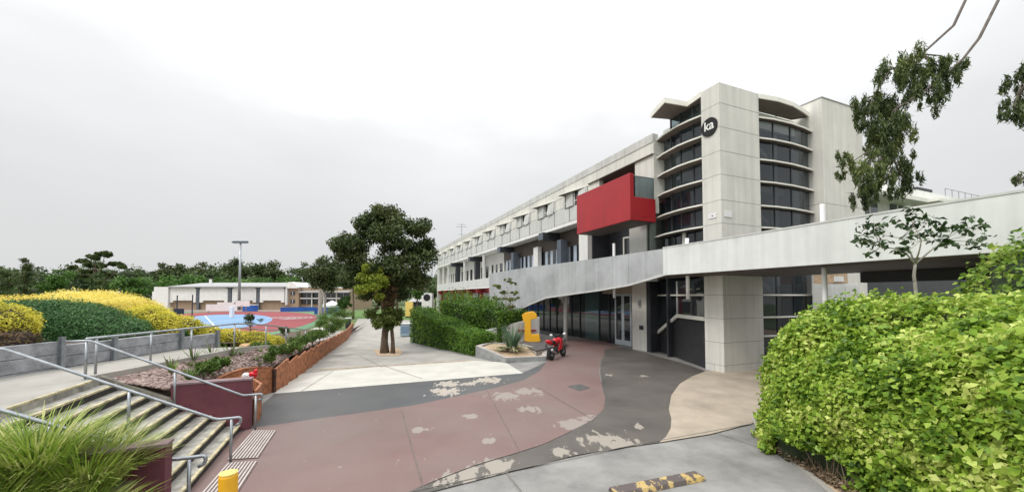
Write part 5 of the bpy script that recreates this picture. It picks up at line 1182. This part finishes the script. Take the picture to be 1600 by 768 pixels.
gum((17.5, 11.5, 0), 'gum tree bough hanging down in front of the sky beside the tower block', [[(1620, -120, 10.8), (1530, 60, 10.6), (1505, 92, 10.5), (1455, 135, 10.3), (1400, 170, 10.2), (1385, 230, 10.1)], [(1560, -110, 10.8), (1490, 40, 10.7), (1440, 85, 10.6), (1390, 110, 10.5), (1365, 150, 10.4)]],
    [[(1390, 190, 30, 10.2), (1415, 165, 30, 10.3), (1450, 150, 26, 10.4), (1405, 225, 24, 10.2), (1400, 260, 26, 10.2), (1415, 290, 18, 10.2), (1398, 300, 14, 10.2), (1390, 225, 28, 10.2), (1362, 300, 16, 9.9), (1372, 270, 22, 10.0), (1345, 275, 24, 9.9), (1320, 260, 18, 9.9), (1352, 310, 16, 9.9), (1375, 240, 20, 10)], [(1400, 110, 30, 10.5), (1435, 105, 28, 10.5), (1470, 110, 22, 10.5), (1370, 150, 28, 10.4), (1350, 165, 18, 10.4), (1480, 130, 20, 10.5), (1500, 100, 14, 10.6), (1355, 190, 14, 10.3)]], 21000, 10, (17.2, 11.3, 12.2))
gum((16.5, 8.6, 0), 'second gum tree at the far right edge of the view', [[(1700, -60, 8.6), (1630, 90, 8.6), (1590, 150, 8.5)], [(1680, 230, 8.6), (1620, 268, 8.5), (1590, 282, 8.5)]],
    [[(1600, 130, 22, 8.6), (1592, 170, 18, 8.5), (1620, 150, 30, 8.6), (1605, 110, 18, 8.6), (1585, 185, 10, 8.5)], [(1592, 280, 9, 8.5), (1610, 275, 14, 8.5)]], 3200, 8.5, (16.3, 8.5, 9.2))

# ---- thin young tree before the zinc cladding, shrubs under it
yb_ = D(793, 520, 22.6); yt = empty('young_tree', (yb_.x, yb_.y, 0), 0, 'thin young tree with light yellow-green leaves in front of the metal cladding', 'tree')
def YT(px, py, dy=0): q = D(px, py, 22.6 + dy); return (q.x - yb_.x, q.y - yb_.y, q.z)
cl = []
for (x, y, r) in ((795, 438, 9), (804, 442, 7), (780, 447, 9), (790, 455, 10), (803, 457, 8), (775, 465, 9), (793, 468, 11), (808, 466, 6), (780, 480, 8), (800, 478, 8), (788, 490, 8)):
    k = r * 22.6 / FPX; cl += blob_clumps(YT(x, y), (k, k, k * .4), 4, k * .3, k * .5, .4)
quads('foliage', cloud(cl, 1500, .13, .5, .2, .8), L_small, yt); limbs((0, 0, 0), (.05, 0, 3.4), cl, .045, M['palebark'], yt, 16)

# ---- golden conifers and junipers on the bank
def bush(name, clumps, n, size, aspect, m, label, core=L_corep, cat='shrub', core_k=.82, droop=None, shell=.78, up=.5, group=None):
    c0 = clumps[0][0]; base = (c0[0], c0[1], max(0, c0[2] - 1)); t = empty(name, base, 0, label, cat, group); r = rel(clumps, base)
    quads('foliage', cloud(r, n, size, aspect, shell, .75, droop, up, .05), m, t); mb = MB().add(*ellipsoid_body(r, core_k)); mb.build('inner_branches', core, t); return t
def cp(px, top, Y, r, sq=.8):
    p = D(px, top, Y); return ((p.x, p.y, p.z - r * sq), (r, r, r * sq))
bush('golden_conifer', [cp(20, 462, 12, 1.3, .7), cp(-40, 464, 12, 1.4, .7), cp(72, 461, 12.5, 1.3, .7)], 50000, .085, .22, L_gold, 'golden yellow conifer at the left edge behind the dark juniper', core=M['goldcore'], shell=.88)
bush('golden_conifer', [cp(120, 454, 13, 1.5, .75), cp(165, 455, 13, 1.4, .75), cp(200, 464, 12.3, 1.15, .8), cp(145, 462, 12.0, 1.1, .8)], 90000, .085, .22, L_gold, 'broad golden yellow conifer spreading above the sleeper wall', core=M['goldcore'], shell=.88)
bush('golden_conifer', [cp(232, 476, 12.0, .74, .85), cp(253, 486, 11.9, .52, .9), cp(212, 480, 11.8, .7, .9)], 24000, .08, .28, L_goldd, 'rounded golden bush with dark inner branches nearest the court')
bush('juniper', [cp(20, 469, 10.2, 1.05, .9), cp(60, 467, 10.6, 1.1, .9), cp(100, 468, 11.0, 1.1, .9), cp(140, 474, 11.2, 1.0, .9), cp(175, 484, 11.2, .8, .9), cp(205, 497, 11.1, .55, .9), cp(-30, 470, 10.0, 1.1, .9)], 100000, .085, .24, L_juni, 'wide dark green juniper mound above the sleeper wall', core=L_core, up=.2, shell=.86)
bush('golden_conifer', [cp(2, 473, 8.3, .58, .8), cp(-30, 470, 8.3, .8, .8), cp(26, 490, 8.6, .3, .9)], 18000, .075, .28, L_goldd, 'golden conifer with bare dark underside at the near left edge')
t = bush('dark_shrub', [cp(10, 505, 8.2, .5, .7), cp(-30, 500, 8.2, .6, .7)], 2500, .1, .25, L_russet, 'dark bare-stemmed growth under the near golden conifer')
for px, top, Y, r, lab in ((282, 493, 13.4, .75, 'low golden bush just right of the rounded golden bush'), (318, 507, 14.6, .7, 'small golden bush behind the path railing left of the clipped ball tree'), (358, 512, 15.6, .85, 'golden bush behind the thin ball tree'), (396, 516, 16.6, .85, 'bright golden bush right of the thin ball tree'), (424, 523, 17.8, .7, 'golden bush at the right end of the row near the white path')):
    bush('golden_conifer', [cp(px, top, Y, r, .8), cp(px - 14, top + 6, Y + .1, r * .75, .8)], 9000, .085, .3, L_goldd, lab)
for px, top, Y, r, lab in ((265, 508, 12.6, .5, 'green bush between the golden bushes by the sleeper wall'), (305, 521, 14.0, .45, 'green bush below the small golden bush'), (340, 525, 15.2, .5, 'green bush in front of the golden bush row'), (378, 532, 16.6, .4, 'low green bush under the thin ball tree')):
    bush('green_bush', [cp(px, top, Y, r, .8)], 6000, .085, .3, L_juni, lab)
for px, base_y, Y, cy, r, m, lab in ((391, 535, 17.0, 500, .52, L_dark, 'thin small tree with a dark flat round head before the court'), (447, 535, 20.0, 516, .42, L_dark, 'small dark ball shaped tree on a thin stem by the white path')):
    b = D(px, cy, Y); t = empty('ball_tree', (b.x, b.y, .3), 0, lab, 'tree'); z = b.z - .3
    mb = MB(); mb.tube([(0, 0, -.2), (.02, 0, z)], .025, 6); mb.build('trunk', M['bark'], t)
    quads('crown', cloud(blob_clumps((0, 0, z), (r * .9, r * .7, r * .5), 12, r * .2, r * .34), 750, .08, .45, .2, .9), m, t)

# ---- plants in the rock garden
names = {'tuft': ('tufted plant', L_grass), 'leafy': ('garden shrub', L_shrub), 'strap': ('strap-leaf plant', L_juni)}
def plant(kind, px, py, z, h, w, label, group=None):
    b = G(px, py, z); t = empty({'tuft': 'grass_tuft', 'leafy': 'garden_shrub', 'strap': 'strap_leaf_plant'}[kind], b, 0, label, {'tuft': 'plant', 'leafy': 'shrub', 'strap': 'plant'}[kind], group)
    if kind == 'leafy':
        h *= 1.25; w *= 1.35; cl = blob_clumps((0, 0, h * .55), (w * .4, w * .4, h * .33), 11, w * .16, w * .28); quads('foliage', cloud(cl, int(600 + 1400 * w), .065, .5, .15, .9), L_shrub, t)
        mb = MB()
        for c, r in cl[:5]: mb.tube([(0, 0, 0), c], [.012, .004], 5)
        mb.build('stems', M['bark'], t)
    elif kind == 'tuft': strap('leaves', blades((0, 0, 0), 70, h, .018, .8, .5, 1, w * .25), L_shrub, 5, t)
    else:
        mb = MB()
        q = blades((0, 0, .05), 14, h * .85, .04, .7, .5, 1, .05); strap('leaves', q, L_shrub, 5, t)
        for _ in range(3): mb.tube([(0, 0, 0), (random.uniform(-.1, .1), random.uniform(-.1, .1), h * .7)], [.012, .008], 5)
        mb.build('stems', M['bark'], t)
    return t
PL = [('strap', 268, 585, 1.25, .5, .3, 'strap-leaf plant at the kerb end of the rock garden'), ('strap', 302, 566, 1.25, .55, .3, 'strap-leaf plant beside the middle of the path kerb'), ('strap', 331, 560, 1.2, .62, .3, 'upright strap-leaf plant by the railing post'),
      ('tuft', 296, 592, 1.15, .3, .3, 'small green tuft above the maroon wall'), ('leafy', 326, 586, 1.0, .34, .4, 'small yellowish shrub near the timber end panel'), ('leafy', 343, 580, 1.0, .34, .35, 'tiny shrub directly behind the hump of the timber end panel'),
      ('strap', 362, 562, 1.1, .75, .25, 'tall thin plant in the middle of the rock garden'), ('leafy', 398, 560, .85, .5, .3, 'narrow green plant behind the timber corner'), ('leafy', 424, 570, .78, .55, .32, 'bright green upright plant just behind the timber corner post'), ('leafy', 438, 558, .8, .42, .4, 'low green plant right of the timber corner'),
      ('leafy', 455, 555, .8, .5, .5, 'green shrub behind the second timber panels'), ('tuft', 467, 548, .8, .4, .4, 'grassy tuft behind the middle timber panels'), ('leafy', 476, 545, .8, .5, .55, 'dense green shrub behind the middle timber panels'), ('leafy', 488, 540, .8, .55, .6, 'green shrub past the middle of the timber planter'),
      ('leafy', 500, 534, .75, .6, .7, 'spreading shrub two thirds along the timber planter'), ('leafy', 511, 527, .7, .75, .8, 'bushy shrub near the far third of the timber planter'), ('leafy', 521, 519, .6, .85, .9, 'leafy shrub close to the far end of the timber planter'), ('leafy', 507, 513, .5, 1.0, 1.1, 'large shrub in the bed beside the white track path'),
      ('leafy', 527, 508, .5, 1.2, 1.2, 'large shrub by the pale lidded black bin'), ('leafy', 517, 503, .4, 1.4, 1.4, 'dark tall shrub at the far end of the bed'), ('leafy', 541, 503, .4, 1.1, 1.2, 'bright shrub at the far tip of the bed next to the path'), ('tuft', 480, 532, .6, .6, .5, 'thin grassy clump behind the timber planter'), ('tuft', 494, 525, .55, .7, .6, 'tall wispy grass in the middle of the long bed'),
      ('strap', 467, 530, .5, .7, .3, 'bare looking strap plant near the white path'), ('leafy', 460, 542, .6, .4, .5, 'low shrub above the sandstone boulders'), ('tuft', 445, 548, .7, .35, .4, 'little tuft between boulders'), ('leafy', 418, 552, .8, .35, .45, 'flat green plant behind the narrow plant'), ('leafy', 500, 517, .45, .7, .8, 'round shrub in the sandy part of the bed'),
      ('leafy', 533, 514, .55, .8, .9, 'shrub right at the timber edge near its far end')]
for a in PL: plant(*a)
for _ in range(22):
    p = bedpoint(random.uniform(.02, .42), random.uniform(.12, .9)); t = empty('seedling', p, 0, 'tiny green seedling scattered in the pinkish rock mulch', 'plant', 'seedlings in the rock mulch')
    strap('leaves', blades((0, 0, 0), 26, random.uniform(.14, .26), .022, .9, .5, 1, .04), L_shrub, 5, t)
for px, py, z, r, lab in ((385, 543, 1.05, .32, 'flat sandstone boulder on the left of the rock garden'), (398, 546, 1.0, .25, 'small sandstone boulder beside the flat boulder'), (437, 545, .75, .34, 'pale sandstone boulder at the middle of the bed'), (452, 544, .7, .42, 'largest sandstone boulder near the white path'), (372, 547, 1.1, .22, 'smallest sandstone boulder by the path railing')):
    r *= .62; b = G(px, py, z); mb = MB(); mb.ball((0, 0, r * .25), (r * 1.2, r, r * .6), 9, 6, .3); o = mb.build('boulder', M['sandstone'], None); o.location = b; tag(o, lab, 'boulder')
# ---- long grass in the near left corner
gl = heightgrid('grass_bank', [(-8.2, 3.55, 1.3), (-6.9, 4.1, 1.15), (-5.6, 4.6, .95), (-4.62, 4.95, .75)], [(-8.5, 1.5, 1.3), (-7.5, 1.5, 1.1), (-5.2, 1.2, .8), (-3.7, 1.6, .4)], M['soil'], 8, .04); struct('grass_bank', gl, M['soil'])
for x, y, z, h, lab in ((-4.9, 4.5, .82, .85, 'clump of long arching grass nearest the maroon wall'), (-5.35, 4.38, 1.0, .92, 'clump of long arching grass in the middle of the near left corner'), (-5.95, 4.3, .98, .85, 'clump of long arching grass at the left edge under the handrail'), (-4.45, 3.75, .5, .8, 'clump of long arching grass at the bottom edge nearest the bollard'), (-5.1, 3.6, .7, .9, 'clump of long arching grass low at the bottom left'), (-5.9, 3.55, .85, .9, 'clump of long arching grass at the extreme left')):
    t = empty('grass_clump', (x, y, z), 0, lab, 'grass clump', 'long grass in the near left corner')
    strap('blades', blades((0, 0, 0), 820, h * .84, .021, .95, .85, 1, .34, 6), L_grass, 6, t)

# ---- trees behind the hall and the far wood
def fartree(name, px, top, bot, wpx, Y, m, label, shape='round', n=2600, size=None, trunkm=None, seedn=16):
    b = D(px, bot, Y); h = (bot - top) / FPX * Y; w = wpx / FPX * Y; z0 = b.z; t = empty(name, (b.x, b.y, 0), 0, label, 'tree')
    zt = z0 + h
    if shape == 'round': cl = blob_clumps((0, 0, zt - h * .45), (w * .38, w * .3, h * .36), seedn, w * .10, w * .2, .8)
    elif shape == 'cone': cl = [c for i in range(9) for c in blob_clumps((0, 0, zt - h * (.08 + .1 * i)), (w * (.10 + .045 * i), w * (.10 + .045 * i), h * .04), 4, w * .12, w * .2)]
    else: cl = [c for (dx, dz, ww) in ((-.38, .35, .12), (-.25, .2, .16), (-.05, .1, .16), (.1, .05, .16), (.22, .04, .12), (.0, .3, .2), (.3, .25, .12), (.42, .3, .06), (-.1, .45, .25), (.2, .5, .2), (-.25, .55, .2), (.1, .7, .3)) for c in blob_clumps((dx * w, 0, zt - dz * h), (ww * w * .7, ww * w * .5, h * .05), 5, w * .035, w * .06, .6)]
    quads('crown', cloud(cl, n, size or w * .055, .6, .2, .9), m, t)
    limbs((0, 0, 0), (0, 0, zt - h * .4), cl, max(.12, w * .03), trunkm or M['bark'], t, 8, wob=w * .01)
    return t
fartree('conifer', 38, 401, 470, 34, 92, L_dark, 'dark narrow conifer standing tallest at the left edge', 'cone', 4200)
fartree('woodland_tree', 88, 418, 470, 56, 95, L_woodg, 'round bright green tree right of the dark conifer')
fartree('spreading_pine', 148, 394, 462, 95, 112, L_dark, 'flat-topped spreading pine rising above the far wood', 'flat', 5200, .8)
fartree('woodland_tree', 160, 424, 470, 50, 100, mat and L_wood, 'grey green round tree below the spreading pine')
fartree('woodland_tree', 208, 425, 471, 60, 98, L_woodg, 'green spreading tree between the pine and the sports hall')
fartree('woodland_tree', 12, 411, 470, 40, 100, L_wood, 'olive green tree cut by the left edge of the view')
fartree('woodland_tree', 316, 399, 450, 46, 128, L_dark, 'dark double-headed tree above the middle of the sports hall roof')
fartree('woodland_tree', 366, 403, 450, 50, 130, L_dark, 'dark rounded tree directly behind the floodlight mast')
fartree('woodland_tree', 420, 405, 452, 62, 130, L_dark, 'dark tree above the right part of the sports hall roof')
fartree('woodland_tree', 262, 408, 452, 60, 126, L_dark, 'dark tree above the left end of the sports hall')
fartree('woodland_tree', 475, 408, 455, 50, 125, L_wood, 'olive tree behind the classroom block roof')
fartree('large_tree', 508, 392, 468, 68, 52, L_dark, 'large dark tree with open crown left of the shade tree', 'round', 9000, .26, M['palebark'], 30)
fartree('large_tree', 552, 400, 478, 54, 50, L_dark, 'dark tree partly hidden behind the shade tree crown', 'round', 6000, .26, None, 24)
fartree('round_tree', 538, 461, 486, 26, 52, L_woodg, 'small round bright green tree at the end of the bed', 'round', 2500, .2)
fartree('round_tree', 652, 445, 480, 22, 54, L_woodg, 'narrow green tree beside the round black opening', 'round', 2200, .2)
fartree('large_tree', 620, 430, 475, 70, 75, L_wood, 'dark tree behind the low pavilion', 'round', 3000, .4)
fartree('large_tree', 680, 440, 478, 40, 80, L_wood, 'dark tree beyond the end of the building', 'round', 2500, .4)
b = D(500, 488, 60); t = empty('bare_trunk', (b.x, b.y, 0), 0, 'pale bare tree trunk standing beside the gazebo', 'tree trunk'); mb = MB(); mb.tube([(0, 0, 0), (.05, 0, 2.2), (-.1, 0, 4.0)], [.35, .28, .2], 9); mb.tube([(.0, 0, 1.8), (.5, 0, 3.9)], [.2, .12], 7); mb.build('trunk', M['palebark'], t)
fs_ = []
for i in range(150):
    px = random.uniform(-260, 760); Y = random.uniform(118, 185); top = 411 + 5 * math.sin(px * .03) + random.uniform(-6, 8); p = D(px, top, Y); r = random.uniform(4, 7)
    for _ in range(5): fs_.append(((p.x + random.uniform(-4, 4), p.y + random.uniform(-4, 4), p.z - r * .7 - random.uniform(0, 5)), (r * .6, r * .6, r * .55)))
for i in range(70):
    px = random.uniform(-260, 620); Y = random.uniform(108, 122); top = random.uniform(430, 445); p = D(px, top, Y); r = random.uniform(2.5, 4)
    fs_.append(((p.x, p.y, p.z - r), (r, r, r)))
tag(quads('far_wood', cloud(fs_, 60000, .9, .65, .5, .9), L_wood, None, (*ellipsoid_body(fs_[::4], .7), L_core)), kind='stuff')
fs_ = []
for i in range(60):
    px = random.uniform(250, 560); Y = random.uniform(106, 116); top = random.uniform(424, 440); p = D(px, top, Y); r = random.uniform(2.2, 3.6)
    fs_ += blob_clumps((p.x, p.y, p.z - r), (r, r, r * .9), 4, r * .4, r * .6)
tag(quads('far_thicket', cloud(fs_, 16000, .65, .65, .4, .9), L_woodg), kind='stuff')
# ---- undercroft planting on the far right, seen under the walkway
for x, y, r, m, lab in ((13.0, 10.5, 1.3, L_wood, 'shadowy shrub under the walkway behind the ivy hedge'), (15.5, 10.0, 1.4, L_woodg, 'green shrub under the walkway at the far right')):
    bush('undercroft_shrub', [((x, y, 1.6), (r, r, 1.4)), ((x + 1, y + .3, 2.1), (r * .8, r * .8, 1.1))], 3500, .16, .5, m, lab)
#BODY
